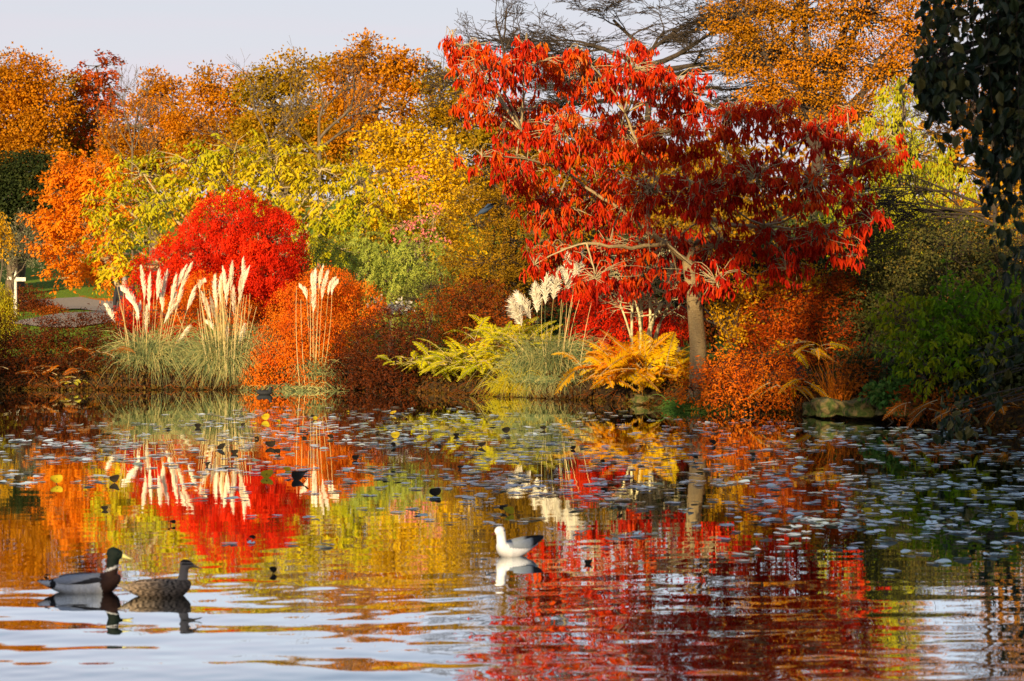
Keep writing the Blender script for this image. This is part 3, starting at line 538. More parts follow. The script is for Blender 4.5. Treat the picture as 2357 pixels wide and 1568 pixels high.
rg = np.random.default_rng(155); n = 380; x = rg.uniform(-9.5, 7, n); y = edge(x) + rg.uniform(-.1, .5, n); b0 = np.stack([x, y, np.maximum(ground(x, y), 0.02)], -1)
L_ = rg.uniform(.12, .5, n)[:, None]; th = rg.uniform(0, 6.28, n); d_ = np.stack([np.cos(th), -np.abs(np.sin(th)) * .7 - .1, 0 * th], -1); tip = b0 + d_ * L_; tip[:, 2] = rg.uniform(-.03, .12, n)
a = Acc(); ribbons(a, wobble(bez(b0, (b0 + tip) / 2 + np.array([0, 0, 1]) * L_ * rg.uniform(.0, .6, (n, 1)), tip, 6), .02, rg), .006, .003, rg.random(n)); prop(a.build('dry_stems', M['brownor']), label='dry bent stems trailing from the bank to the waterline', kind='stuff')
# evergreen and shaded shrubs
plant('ivy_shrub', 'dark glossy ivy bush behind the grey brown trunk', 'shrub', 31, [(1680, 620, 60, 60, 0, .6), (1760, 600, 70, 60, 0, .6), (1850, 590, 70, 60, .3, .6), (1700, 690, 60, 60, 0, .5), (1560, 640, 60, 60, 2, .6), (1470, 620, 70, 70, 2.5, .6)], 'dark', seed=70, cr=.14, n=16, L=.06, Wd=.05, dens=.75, tr=.04, base_u=1720, crown='foliage', trunkname='stem')
plant('cotoneaster_bush', 'dark bush speckled with small yellow leaves at right centre', 'shrub', 29, [(1960, 650, 70, 55, 0, .6), (2040, 620, 90, 60, .2, .7), (1930, 740, 70, 60, -.2, .5), (1990, 780, 80, 60, -.3, .5), (2060, 700, 80, 80, 0, .6), (1900, 820, 40, 50, -.4, .4), (2130, 560, 80, 50, .5, .6), (1990, 560, 60, 50, 1, .6)], 'coton', seed=71, cr=.13, n=18, L=.045, Wd=.03, dens=.7, tr=.04, base_u=2000, crown='foliage', trunkname='stem', bark='barkd', ntw=700)
plant('dark_bush', 'tangled dark evergreen bush filling the upper right bank', 'shrub', 30.5, [(2200, 560, 80, 60, 0, .7), (2290, 600, 90, 70, 0, .7), (2370, 560, 70, 90, 0, .7), (2180, 640, 80, 60, 0, .6), (2280, 690, 90, 60, 0, .6), (2380, 700, 60, 80, 0, .6)], 'coton', seed=72, cr=.15, n=14, L=.05, Wd=.03, dens=.6, tr=.04, base_u=2260, crown='foliage', trunkname='stem', bark='barkd', ntw=900)
plant('dark_bush', 'black green undergrowth bush at the right waterline', 'shrub', 25.6, [(2200, 860, 80, 70, 0, .5), (2300, 840, 80, 90, 0, .5), (2380, 880, 60, 80, -.3, .5), (2260, 940, 100, 30, -.5, .4), (2000, 860, 60, 50, 1.6, .4), (2080, 880, 60, 40, .8, .4)], 'dark', seed=73, cr=.13, n=16, L=.07, Wd=.05, dens=.8, tr=.04, base_u=2260, crown='foliage', trunkname='stem', bark='barkd')
plant('green_shrub', 'fresh green shrub turning yellow with pointed leaves on arching shoots', 'shrub', 25.6,
      [(2120, 740, 70, 40, 0, .5), (2200, 720, 80, 45, 0, .6), (2290, 715, 60, 45, 0, .6), (2110, 800, 50, 50, -.2, .5), (2190, 800, 80, 60, -.2, .6), (2270, 790, 60, 60, -.2, .5), (2130, 860, 50, 30, -.3, .4), (2210, 870, 60, 25, -.3, .4), (2340, 700, 50, 30, 0, .4)], 'green', seed=74,
      cr=.11, n=9, L=.085, Wd=.034, style='strand', Ls=.42, out=.8, droop=.35, rise=.55, hang=.9, fold=True, dens=.42, tr=.03, base_u=2200, zt=-1, crown='foliage', trunkname='stem', twigs_on_strand=True, jit=.015)
plant('nettle_clump', 'low green leafy tuft on top of the mossy stones', 'plant', 25.7, [(2040, 905, 40, 22, 0, .25), (2080, 880, 30, 25, 0, .25)], 'sedge', seed=75, cr=.1, n=14, L=.06, Wd=.045, dens=.8, tr=0, base_u=2050, crown='foliage')
plant('willow_tree', 'yellow green weeping willow curtain cut by the left edge', 'tree', 39, [(-10, 680, 36, 30, 0, .3), (5, 720, 26, 50, 0, .3)], 'willow', seed=76, cr=.1, n=24, L=.06, Wd=.016, style='strand', Ls=.55, out=.25, droop=.9, hang=.9, dens=1.0, tr=.05, base_u=-15, bark='bark')
plant('weeping_birch', 'small golden weeping tree at the left edge above the willow', 'tree', 48, [(-5, 510, 22, 22, 0, .3), (5, 540, 18, 30, 0, .3)], 'golden', seed=77, cr=.14, n=20, L=.07, Wd=.03, style='strand', Ls=.6, out=.3, droop=.8, hang=.7, dens=.7, tr=.05, base_u=-8, bark='bark')
plant('lichen_shrub', 'grey lichen covered shrub at the left edge of the lawn', 'shrub', 54, [(30, 560, 50, 36, 0, .6), (70, 585, 36, 20, 0, .5), (10, 600, 50, 26, 0, .5), (50, 530, 40, 30, .3, .5)], 'greyg', seed=78, cr=.16, n=16, L=.07, Wd=.018, style='strand', Ls=.45, out=1, droop=.15, rise=.2, hang=0, dens=.6, tr=.05, base_u=25, crown='foliage', trunkname='stem', twigs_on_strand=True)
plant('purple_shrub', 'dark purple rounded shrub beside the park path', 'shrub', 60, [(70, 695, 42, 34, 0, .7), (100, 712, 26, 20, 0, .5), (45, 700, 30, 34, 0, .6)], 'brown', seed=79, cr=.16, n=16, L=.07, Wd=.03, dens=.9, tr=.04, base_u=72, crown='foliage', trunkname='stem')
plant('heather_patch', 'low mauve brown plants at the foot of the purple shrub', 'shrub', 58, [(125, 716, 30, 8, 0, .5), (105, 720, 20, 8, 0, .5)], 'brownor', seed=80, cr=.12, n=14, L=.06, Wd=.03, dens=.8, tr=0, base_u=118, crown='foliage')
plant('white_flower_shrub', 'small white flowering shrub between the maple mound and the dark shrubs', 'shrub', 37, [(885, 702, 28, 14, 0, .3), (925, 705, 24, 10, 0, .3)], 'plumeg', seed=81, cr=.1, n=8, L=.06, Wd=.05, dens=.35, tr=.02, base_u=900, crown='flowers', trunkname='stem')

# ---- ferns built frond by frond
def frond(acc, b, d, ln, arch, rg, npin=22, pw=.13, pt=.22, T0=.5, stem=None):
    """b base, d horizontal unit dir, ln length, arch: (up, droop)"""
    t = np.linspace(0, 1, npin + 6)
    p = b + ln * (np.outer(t, d) * 1 + np.outer(arch[0] * t - arch[1] * t * t, UP))
    tan = unit(np.gradient(p, axis=0)); side = unit(np.cross(tan, UP + rg.normal(0, .5, 3))); up = np.cross(side, tan)
    q = slice(5, None); tt = t[q]; L = ln * pt * np.sin(np.clip((tt - .08) * 3.0 + .35, 0, 3.1)) ** .7 * (1.05 - .45 * tt) + .01
    for s in (1, -1):
        ax = side[q] * s + tan[q] * .45 - UP * .15 + rg.normal(0, .07, side[q].shape)
        nr = up[q] + rg.normal(0, .12, side[q].shape)
        leaf_quads(acc, p[q], ax, nr, L * rg.uniform(.55, 1.05, len(L)), np.maximum(ln * .034 + 0 * L, .009), np.clip(T0 + rg.normal(0, .08, len(L)), 0, 1), True)
    if stem is not None: stem.append(p[np.linspace(0, len(p) - 1, 8).astype(int)])
def fern(name, label, u, v, D, m, seed, nf=50, ln=.75, up=(.3, 1.0), spread=.35, tilt=None, bark='barkt', npin=22, depth=.3, pt=.22, group='ferns at the water edge'):
    rg = np.random.default_rng(seed); c = P(u, v, D); c[2] = max(gz(c[0], c[1]), 0.02) if v is None else c[2]
    root = thing(name, label, 'fern', tuple(c), group=group); a = Acc(); st = []
    for i in range(nf):
        th = rg.uniform(0, 2 * np.pi); d = np.array([math.cos(th), math.sin(th) * .8 - .25, 0]); d /= np.linalg.norm(d)
        b = c + np.array([rg.normal(0, spread), rg.normal(0, depth), rg.uniform(-.05, .1)])
        u_ = rg.uniform(*up)
        frond(a, b, d, ln * rg.uniform(.65, 1.15), (u_, rg.uniform(.35, .9) * (.6 + u_ * .4)), rg, npin, T0=rg.random(), stem=st, pt=pt)
    a.build('fronds', M[m], root, c); s = Acc(); tubes(s, np.array(st), .006, .002, 3); s.build('stem', M[bark], root, c)
    return root
fern('royal_fern', 'large blazing orange and yellow fern in front of the trunk', 1478, 858, 29.4, 'fern', 90, nf=330, ln=.52, up=(-.3, 1.6), spread=.36, depth=.22, npin=20, pt=.27)
fern('royal_fern', 'yellow green fern spreading over the water below the russet shrub', 1010, 835, 32.6, 'fernyg', 91, nf=130, ln=.36, up=(-.4, .8), spread=.32, npin=18)
fern('royal_fern', 'yellow green fern between the russet shrub and the grey pampas', 1110, 835, 32.4, 'fernyg', 92, nf=150, ln=.5, up=(-.2, 1.2), spread=.36, npin=18)
fern('royal_fern', 'yellow fern fronds standing left of the cream pampas plumes', 1165, 790, 32.2, 'fernyg', 93, nf=90, ln=.48, up=(.2, 1.4), spread=.24, npin=16)
fern('brown_fern', 'golden brown fern frond hanging over the water right of the trunk', 1805, 885, 27.4, 'fern', 94, nf=16, ln=.42, up=(-.4, .3), spread=.2, npin=16)
fern('brown_fern', 'amber fern fronds under the dark dwarf maple', 1850, 800, 27.8, 'fern', 95, nf=16, ln=.42, up=(-.2, .5), spread=.22, npin=16)
fern('brown_fern', 'rusty fern fronds dipping to the water at the right corner', 2200, 935, 24.4, 'fernbr', 96, nf=22, ln=.38, up=(-.3, .3), spread=.34, npin=14)
fern('brown_fern', 'brown fern beneath the low bracken at far left', 110, 860, 33.6, 'fernbr', 97, nf=26, ln=.45, up=(-.1, .6), spread=.5, npin=14)
fern('brown_fern', 'dull amber fern at the left foot of the pampas grass', 225, 815, 34.0, 'fernbr', 98, nf=14, ln=.4, up=(0, .8), spread=.2, npin=14)
fern('yellow_fern', 'tiny yellow fern touching the water at far left', 172, 882, 33.3, 'fernyg', 99, nf=8, ln=.18, up=(0, .6), spread=.05, npin=10)

# ---- pampas grass
def tuft(acc, c, n, ln, rg, spread, up=(.9, 1.8), w=.012, drop=(.9, 1.6), yb=-.2):
    th = rg.uniform(0, 2 * np.pi, n); d = np.stack([np.cos(th), np.sin(th) * .8 + yb, 0 * th], -1)
    L = ln * rg.uniform(.5, 1.15, n)[:, None]; t = np.linspace(0, 1, 7)[None, :, None]
    b = c + np.stack([rg.normal(0, spread, n), rg.normal(0, spread * .7, n), 0 * th], -1)
    o = rg.uniform(.25, .95, n)[:, None, None]; u_ = rg.uniform(*up, n)[:, None, None]; dr = rg.uniform(*drop, n)[:, None, None]
    p = b[:, None] + L[:, None] * (d[:, None] * o * t + UP * (u_ * t - dr * t * t))
    p[..., 2] = np.maximum(p[..., 2], .01)
    ribbons(acc, wobble(p, .012, rg), w, w * .15, rg.random(n))
def plume(acc, sacc, base, tip, ln, rg, fat=.05, lean=(0, 0), m=150):
    """stem from base to where the plume starts; plume bends over along lean"""
    mid = (base + tip) / 2 + rg.normal(0, .03, 3)
    sp = bez(base[None], mid[None], tip[None], 8); tubes(sacc, sp, .0055, .003, 4, rg.random(1))
    d = unit(tip - mid); t = rg.random(m) ** .9
    ax = lambda t: tip + ln * (np.outer(t, d) + np.outer(t * t, np.array([lean[0], lean[1], -abs(lean[0]) * .5])))
    p = ax(t); pr = np.sin(np.clip(t * 2.9 + .15, 0, 3.14)) ** .8
    o = unit(rg.normal(0, 1, (m, 3))); o -= (o @ d)[:, None] * d * .6; f = fat * (pr * .9 + .12)
    K = np.linspace(0, 1, 4)[None, :, None]
    fl = (ln * .24 + .045) * rg.uniform(.5, 1.7, m)
    path = p[:, None] + K * (fl[:, None, None] * (d * .85)[None, None]) + (K ** .7) * (o * f[:, None])[:, None] - UP * (K * K) * (fl * .35)[:, None, None]
    ribbons(acc, path, .008, .0025, np.clip(rg.random() * .7 + rg.random(m) * .35, 0, 1), mid=1.2)
def pampas(label, u0, D, gv, plumes, seed, m='plume', leafm='blade', stem='stem', grass=(1800, .95), fat=.047, spread=.3, bare=14):
    rg = np.random.default_rng(seed); c = P(u0, 700, D); c[2] = max(gz(c[0], c[1]), .05)
    root = thing('pampas_grass', label, 'pampas grass', tuple(c), group='pampas grass on the far bank')
    a = Acc(); tuft(a, c, grass[0], grass[1], rg, spread); a.build('leaves', M[leafm], root, c)
    for (u, v0, v1, lean) in plumes:                    # v0 = where the plume starts, v1 = tip
        tip = P(u - lean * 14, v0, D + rg.normal(0, .12)); ln = (v0 - v1) * D / FPX
        base = np.array([c[0] + (tip[0] - c[0]) * .45, c[1] + rg.normal(0, .1), c[2] + .05])
        p = Acc(); s = Acc(); plume(p, s, base, tip, ln, rg, fat * rg.uniform(.8, 1.2), (lean * .5, 0), 210)
        b = tuple(base); so_ = s.build('stem', M[stem], root, c); p.build('plume', M[m], so_, (0, 0, 0))
        so_.children[0].location = (0, 0, 0)
        me = so_.children[0].data; V = np.empty(len(me.vertices) * 3, np.float32); me.vertices.foreach_get('co', V); V = V.reshape(-1, 3) - np.asarray(c, np.float32); me.vertices.foreach_set('co', V.ravel()); me.update()
    if bare:
        s = Acc(); q = rg.normal(0, 1, (bare, 2)); bs = c + np.stack([q[:, 0] * .16, q[:, 1] * .1 - .28, 0 * q[:, 0] - .05], -1); tp = bs + np.stack([q[:, 0] * .12 + rg.normal(0, .09, bare), q[:, 1] * .1, rg.uniform(.7, 1.7, bare)], -1)
        tubes(s, bez(bs, (bs + tp) / 2 + rg.normal(0, .05, bs.shape), tp, 7), .006, .003, 4, rg.random(bare)); o = s.build('dry_stems', M['stem'], root, c); o['kind'] = 'stuff'
    return root
pampas('leftmost pampas grass with a crowd of pale leaning plumes', 342, 34.3, 0,
       [(300, 715, 650, -.9), (310, 735, 670, -.7), (330, 690, 622, -.2), (345, 715, 640, .1), (360, 690, 628, -.1), (375, 700, 630, .2), (395, 700, 640, .1), (412, 668, 615, .35), (405, 720, 655, .1), (320, 745, 690, .3), (430, 715, 665, 0), (385, 745, 690, .5), (365, 720, 670, -.6), (340, 770, 710, .2), (405, 790, 745, -.1), (262, 745, 700, -.25), (420, 670, 610, .3), (388, 735, 680, .2)], 101, grass=(2800, 1.0), spread=.17)
pampas('second pampas grass from the left with tall straw stems', 522, 34.2, 0,
       [(478, 668, 640, 1.3), (555, 650, 600, -.2), (562, 670, 618, .3), (520, 690, 625, -.1), (512, 700, 640, .2), (500, 715, 660, .1), (485, 740, 680, -.1), (525, 705, 650, .25), (540, 725, 665, .1), (475, 760, 735, -1.1), (500, 735, 680, .2), (565, 830, 775, 0), (520, 800, 750, .1), (545, 800, 750, -.2), (550, 700, 640, 0), (495, 690, 640, .1), (532, 670, 612, .1)], 102, bare=60, grass=(2800, 1.0), spread=.17)
pampas('pampas grass growing in front of the orange maple mound', 722, 33.7, 0,
       [(695, 690, 655, -.8), (718, 690, 635, -.2), (728, 680, 625, .1), (738, 665, 618, .25), (745, 690, 630, .3), (765, 680, 640, .7), (722, 720, 670, 0), (775, 680, 645, .8)], 103, bare=3, grass=(420, .6), spread=.13)
pampas('tallest pampas grass with fat fluffy cream plumes', 1270, 31.8, 0,
       [(1200, 752, 690, -.1), (1218, 735, 672, -.3), (1235, 720, 660, -.1), (1255, 700, 632, .0), (1275, 690, 625, .1), (1300, 655, 590, -.1), (1325, 645, 585, .2), (1310, 670, 600, .3)], 104, m='plumeg', grass=(2600, .98), fat=.13, spread=.2, stem='blade')
def grass_tuft(name, label, u, D, n, ln, m, seed, spread=.2, up=(.9, 1.6), **kw):
    rg = np.random.default_rng(seed); c = P(u, 700, D); c[2] = max(gz(c[0], c[1]), .02)
    root = Acc(); tuft(root, c, n, ln, rg, spread, up, **kw)
    o = root.build(name, M[m], None, c); o.location = tuple(c); return prop(o, label, 'grass tuft', 'grass tufts on the bank')
grass_tuft('grass_tuft', 'grey green grass arching behind the second pampas', 620, 34.6, 1300, .95, 'blade', 110, .3, (1.2, 2.0))
grass_tuft('grass_tuft', 'dry grass trailing to the water below the maple mound', 690, 33.4, 350, .6, 'blade', 111, .3, (.3, 1.0))
grass_tuft('yellow_grass', 'bright yellow grass fountain left of the tallest pampas', 1185, 31.6, 700, .6, 'bladey', 112, .12, (.8, 1.7))
grass_tuft('sedge_tuft', 'green sedge tuft at the foot of the main trunk', 1590, 28.6, 350, .5, 'sedge', 113, .15, (.4, 1.2))
grass_tuft('sedge_tuft', 'green sedge blades hanging to the water right of the orange fern', 1625, 28.2, 300, .5, 'sedge', 114, .2, (.2, .9))
grass_tuft('sedge_tuft', 'small green sedge below the gold shrub', 1700, 28.6, 260, .4, 'sedge', 115, .25, (.4, 1.2))
grass_tuft('dry_stalks', 'thin reddish dry stalks above the pale stone', 1930, 26.9, 60, .7, 'fernbr', 116, .08, (.9, 1.6), drop=(.0, .3))
grass_tuft('dry_grass', 'straw coloured grass at the base of the tallest pampas', 1280, 31.2, 700, .5, 'blade', 117, .3, (.5, 1.1), w=.008)

# ---- tan multi-stem shrub
rg = np.random.default_rng(120); b = P(1490, 790, 30.6); b[2] = gz(b[0], b[1])
root = thing('multi_stem_shrub', 'leafless pale yellow shrub with many crooked stems left of the trunk', 'shrub', tuple(b)); lst = []; st = Acc()
for (ub, pts, r) in [(1490, [(1490, 760), (1530, 690), (1545, 610), (1540, 560)], .05), (1500, [(1510, 760), (1545, 700), (1555, 640), (1580, 570)], .035), (1470, [(1475, 740), (1478, 690), (1470, 640), (1450, 560)], .028), (1455, [(1458, 740), (1460, 690), (1475, 650), (1470, 600)], .024), (1485, [(1470, 700), (1450, 660), (1440, 600), (1425, 540)], .028), (1500, [(1490, 720), (1500, 640), (1520, 590), (1535, 540)], .026), (1480, [(1440, 740), (1430, 700), (1428, 660), (1420, 600)], .02)]:
    w = [P(ub, 810, 30.6)] + [P(u + rg.normal(0, 3), v, 30.6 + rg.normal(0, .12)) for u, v in pts]; w[0][2] = gz(w[0][0], w[0][1]) - .05
    w = np.array(w); t = np.linspace(0, 1, len(w)); tt = np.linspace(0, 1, 14)
    c = np.stack([np.interp(tt, t, w[:, i]) for i in range(3)], -1)
    for _ in range(2): c[1:-1] = (c[:-2] + c[1:-1] * 2 + c[2:]) / 4
    tubes(st, c[None], r, r * .45, 7)
    for k in range(5, 14):
        for j in range(3): lst += bare_paths(c[k], np.array([rg.normal(0, 1), rg.normal(0, .5), rg.uniform(-.2, .8)]), rg.uniform(.16, .3), r * .3, 2, rg, .6, .03, ratio=.7, minr=.003)
st.build('stem', M['barkl'], root, b, smooth=True); tw = Acc(); tube_list(tw, lst, 4); tw.build('twigs', M['barkl'], root, b, smooth=True)

# ---- the crimson tree
rg = np.random.default_rng(130); D0 = 28.7; b = P(1605, 830, D0); b[2] = gz(b[0], b[1]) - .05
root = thing('crimson_tree', 'large crimson leaved tree with a smooth brown trunk on the pond bank', 'tree', tuple(b))
tk = Acc(); ts = P(1592, 640, D0)
p = np.array([b + np.array([0, 0, -.1]), P(1607, 800, D0), P(1602, 740, D0), P(1598, 690, D0), ts, P(1585, 600, D0)])
V = np.linspace(0, 1, 6); pp = np.stack([np.interp(np.linspace(0, 1, 16), V, p[:, i]) for i in range(3)], -1)
tubes(tk, pp[None], .125, .098, 16)
for k_ in range(6):
    th_ = k_ * 1.05 + .3; dd_ = np.array([math.cos(th_), math.sin(th_), 0]); tubes(tk, bez((b + dd_ * .24 - [0, 0, .1])[None], (b + dd_ * .12)[None], (b + dd_ * .06 + [0, 0, .26])[None], 6), .045, .06, 8)
lobes = [(1040, 78, 35, 16), (1210, 95, 40, 25), (1475, 100, 40, 25), (1330, 110, 30, 20), (1085, 100, 50, 25), (1060, 110, 55, 32), (1130, 150, 95, 55), (1240, 135, 90, 45), (1340, 165, 100, 60), (1450, 155, 95, 60), (1550, 190, 90, 65), (1100, 215, 60, 45), (1180, 250, 110, 70), (1300, 290, 120, 80), (1430, 290, 130, 85), (1560, 300, 120, 80), (1680, 260, 100, 60), (1780, 250, 70, 50), (1880, 290, 90, 50), (1950, 240, 40, 25),
         (1110, 350, 75, 30), (1200, 380, 90, 60), (1270, 470, 100, 70), (1380, 440, 130, 90), (1500, 430, 130, 90), (1620, 430, 130, 90), (1740, 400, 130, 90), (1870, 410, 110, 80), (1970, 350, 80, 60), (1960, 450, 90, 50), (2060, 340, 60, 35), (2050, 300, 40, 20), (2010, 500, 60, 40), (1890, 530, 120, 55), (1760, 540, 110, 60), (1640, 560, 110, 60), (1520, 560, 110, 60), (1400, 560, 90, 50), (1270, 570, 60, 40), (1960, 580, 50, 25), (1720, 640, 45, 20), (1560, 640, 50, 25), (1370, 630, 50, 25), (1230, 600, 35, 18), (1450, 635, 55, 28), (1650, 640, 60, 28), (1810, 610, 60, 30)]
dl = [(rg.uniform(-2.4, 1.6) * (1 if 200 < l[1] < 560 else .6)) for l in lobes]
LC = np.array([P(l[0], l[1] + 10, D0 + d) for l, d in zip(lobes, dl)])
hubs = np.array([P(u, v, D0 + d) for u, v, d in [(1535, 560, -.3), (1430, 480, -.6), (1310, 400, -.8), (1200, 300, -.5), (1500, 400, .3), (1440, 260, .2), (1620, 500, .2), (1560, 360, .2), (1690, 420, .3), (1800, 360, .4), (1900, 430, .1), (1660, 300, .5), (1350, 560, -1), (1760, 520, -.6), (1960, 400, 0)]])
tubeR = []
base_pt = pp[-1]
for i, h in enumerate(hubs):
    near = [base_pt] + [q for q in hubs if np.linalg.norm(q - base_pt) < np.linalg.norm(h - base_pt) * .75]
    s = min(near, key=lambda q: np.linalg.norm(q - h) + .35 * np.linalg.norm(q - base_pt) * 0)
    dist = np.linalg.norm(h - base_pt); r = max(.02, .062 - .014 * dist)
    pth = wobble(bez(s[None], ((s + h) / 2 + np.array([0, 0, -.06]) + rg.normal(0, .08, 3))[None], h[None], 8), .02, rg)
    tubes(tk, pth, r * .9, r * .55, 8)
tk.build('trunk', M['cherry'], root, b, smooth=True)
lf = Acc(); bt = Acc(); bp = []
cents, lobi = [], []
for i, (l, d) in enumerate(zip(lobes, dl)):
    s = (D0 + d) / FPX; rx, rz = l[2] * s, l[3] * s; ry = min(.55, (rx + rz) / 2)
    n = int((100 if l[1] < 370 else 78) * (rx * rz) / .33) + 6
    if i in (19, 29, 30, 31, 32, 39, 20): n = int(n * .5)
    q = unit(rg.normal(0, 1, (n, 3))) * rg.uniform(.15, 1.05, (n, 1)) ** .6 * np.array([rx, ry, rz]) + LC[i]
    cents.append(q); lobi.append(np.full(n, i))
cents = np.concatenate(cents); lobi = np.concatenate(lobi)
hang_pts = [(1281, 640, -1.2), (1330, 650, -1.3), (1345, 665, -1.0), (1368, 690, -1.2), (1352, 680, -1.4), (1440, 645, -1), (1425, 690, -1.1), (1430, 630, -1.2), (1525, 640, -1), (1555, 650, -1), (1610, 650, -1.2), (1640, 690, -1.0), (1620, 700, -1.1), (1700, 645, -1.2), (1722, 655, -1.2), (1640, 620, -1), (1495, 600, -1), (1290, 690, -1), (1300, 685, -1.1), (1540, 690, -.8), (1215, 570, -1), (1420, 660, -1), (1660, 640, -1), (1580, 640, -1), (1575, 665, -1.1), (1600, 625, -1), (1620, 660, -.9), (1545, 655, -.8), (1500, 640, -.9), (1480, 655, -1), (1465, 625, -.9), (1390, 660, -1), (1670, 665, -1), (1690, 620, -1), (1750, 650, -1), (1780, 620, -1), (1250, 610, -1), (1310, 620, -1.1), (1320, 600, -1), (1400, 625, -1), (1830, 610, -.8), (1870, 600, -.8)]
hp = np.array([P(u, v - 22, D0 + d) for u, v, d in hang_pts]); cents = np.concatenate([cents, hp]); 
# limbs: hubs -> lobes, lobes -> clusters
for i, c in enumerate(LC):
    s = hubs[np.argmin(np.linalg.norm(hubs - c, axis=1))]; bp.append((bez(s, (s + c) / 2 + rg.normal(0, .1, 3), c, 5), .018, .009))
for i, c in enumerate(cents):
    if i < len(lobi): s = LC[lobi[i]] * .8 + cents[rg.integers(0, len(lobi))] * 0 + LC[lobi[i]] * .2
    else: s = LC[np.argmin(np.linalg.norm(LC - c, axis=1))]
    if i >= len(lobi) or rg.random() < .75: bp.append((bez(s, (s + c) / 2 + np.array([0, 0, .1]) + rg.normal(0, .09, 3), c, 5), .0075, .0032))
P_ = np.array([q[0] for q in bp]); tubes(bt, wobble(P_, .012, rg), np.array([q[1] for q in bp]), np.array([q[2] for q in bp]), 4)
bt.build('branches', M['barkt'], root, b, smooth=True)
# drooping umbrellas of long leaves at the twig ends
nl = 9; n = len(cents); cents = cents; c = np.repeat(cents, nl, 0); th = rg.uniform(0, 6.283, n * nl)
rad = np.stack([np.cos(th), np.sin(th), 0 * th], -1)
ax = rad * rg.uniform(.15, .75, (n * nl, 1)) - UP + rg.normal(0, .22, c.shape) + np.array([.05, 0, 0])
nr = rad + UP * .5 + rg.normal(0, .3, c.shape)
ct = np.clip(rg.random(n) * .75 + .3 * (cents[:, 2] - 1.5) / 4 - .12 * (cents[:, 0] > 2.2), 0, 1); t = np.clip(np.repeat(ct, nl) * .75 + rg.random(n * nl) * .3, 0, 1)  # tint paints shade on the crown's right and low parts, light on top
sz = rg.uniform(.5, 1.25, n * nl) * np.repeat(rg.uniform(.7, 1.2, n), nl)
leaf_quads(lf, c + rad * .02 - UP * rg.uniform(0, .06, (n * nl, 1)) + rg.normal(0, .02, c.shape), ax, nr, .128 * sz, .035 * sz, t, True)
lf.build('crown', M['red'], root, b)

# ---- near dark hanging leaves at the right
def hanging(label, D, anchors, seed, name='hanging_branches'):
    """anchors: (u, v, length px, n leaves)"""
    rg = np.random.default_rng(seed); b = P(2650, 700, D); b[2] = gz(b[0], b[1])
    root = thing(name, label, 'tree', tuple(b), group='overhanging trees at the right edge'); lf = Acc(); tw = Acc()
    tubes(tw, bez((b - [0, 0, .2])[None], (b + [0, 0, 1.5])[None], P(2620, -60, D)[None], 8), .13, .08, 9)
    for (u, v, ln, nlf, du) in anchors:
        A = P(u, v, D + rg.normal(0, .25)); B = P(u + du, v + ln, D + rg.normal(0, .25)); S0 = P(2620, max(-200, v - 80), D + 1.2)
        tubes(tw, wobble(bez(S0[None], ((S0 + A) / 2 + [0, 0, .12])[None], A[None], 7), .02, rg), .011, .004, 5)
        pth = wobble(bez(A[None], (A * .5 + B * .5 + rg.normal(0, .05, 3))[None], B[None], 9), .012, rg); tubes(tw, pth, .006, .002, 4)
        t = rg.random(nlf); pos = np.stack([np.interp(t, np.linspace(0, 1, 9), pth[0][:, k]) for k in range(3)], -1) + rg.normal(0, .06, (nlf, 3))
        ax = rg.normal(0, .6, (nlf, 3)) - UP; nr = np.array([0, -1, .35]) + rg.normal(0, .55, (nlf, 3)); sz = rg.uniform(.45, 1.35, nlf)
        leaf_quads(lf, pos, ax, nr, .098 * sz, .056 * sz, rg.random(nlf), True)
    lf.build('crown', M['bigleaf'], root, b); tw.build('trunk', M['barkd'], root, b, smooth=True); return root
rg = np.random.default_rng(140); an = []
for i in range(34):
    u = rg.uniform(2140, 2400); v = rg.uniform(-120, 60); lim = np.interp(u, [2130, 2180, 2230, 2290, 2357], [190, 330, 420, 520, 700]); ln = (lim - v) * rg.uniform(.45, 1.05)
    an.append((u, v, ln, int(ln / 6.5), rg.normal(-3, 8)))
for i in range(26): u = rg.uniform(2120, 2200); v = rg.uniform(120, 180); an.append((u, v, rg.uniform(30, 110), 9, -5))
hanging('dark broadleaf branches hanging down the upper right corner', 15, an, 141)
an = []
for i in range(16):
    u = rg.uniform(2180, 2400); v = np.interp(u, [2140, 2230, 2290, 2357], [920, 880, 780, 710]) + rg.uniform(-10, 90); an.append((u, v, rg.uniform(20, 60), 10, rg.normal(-10, 12)))
for i in range(7): an.append((rg.uniform(2290, 2380), rg.uniform(560, 700), 60, 6, -8))
hanging('blue green drooping leaves low at the right waterline', 19, an, 142)

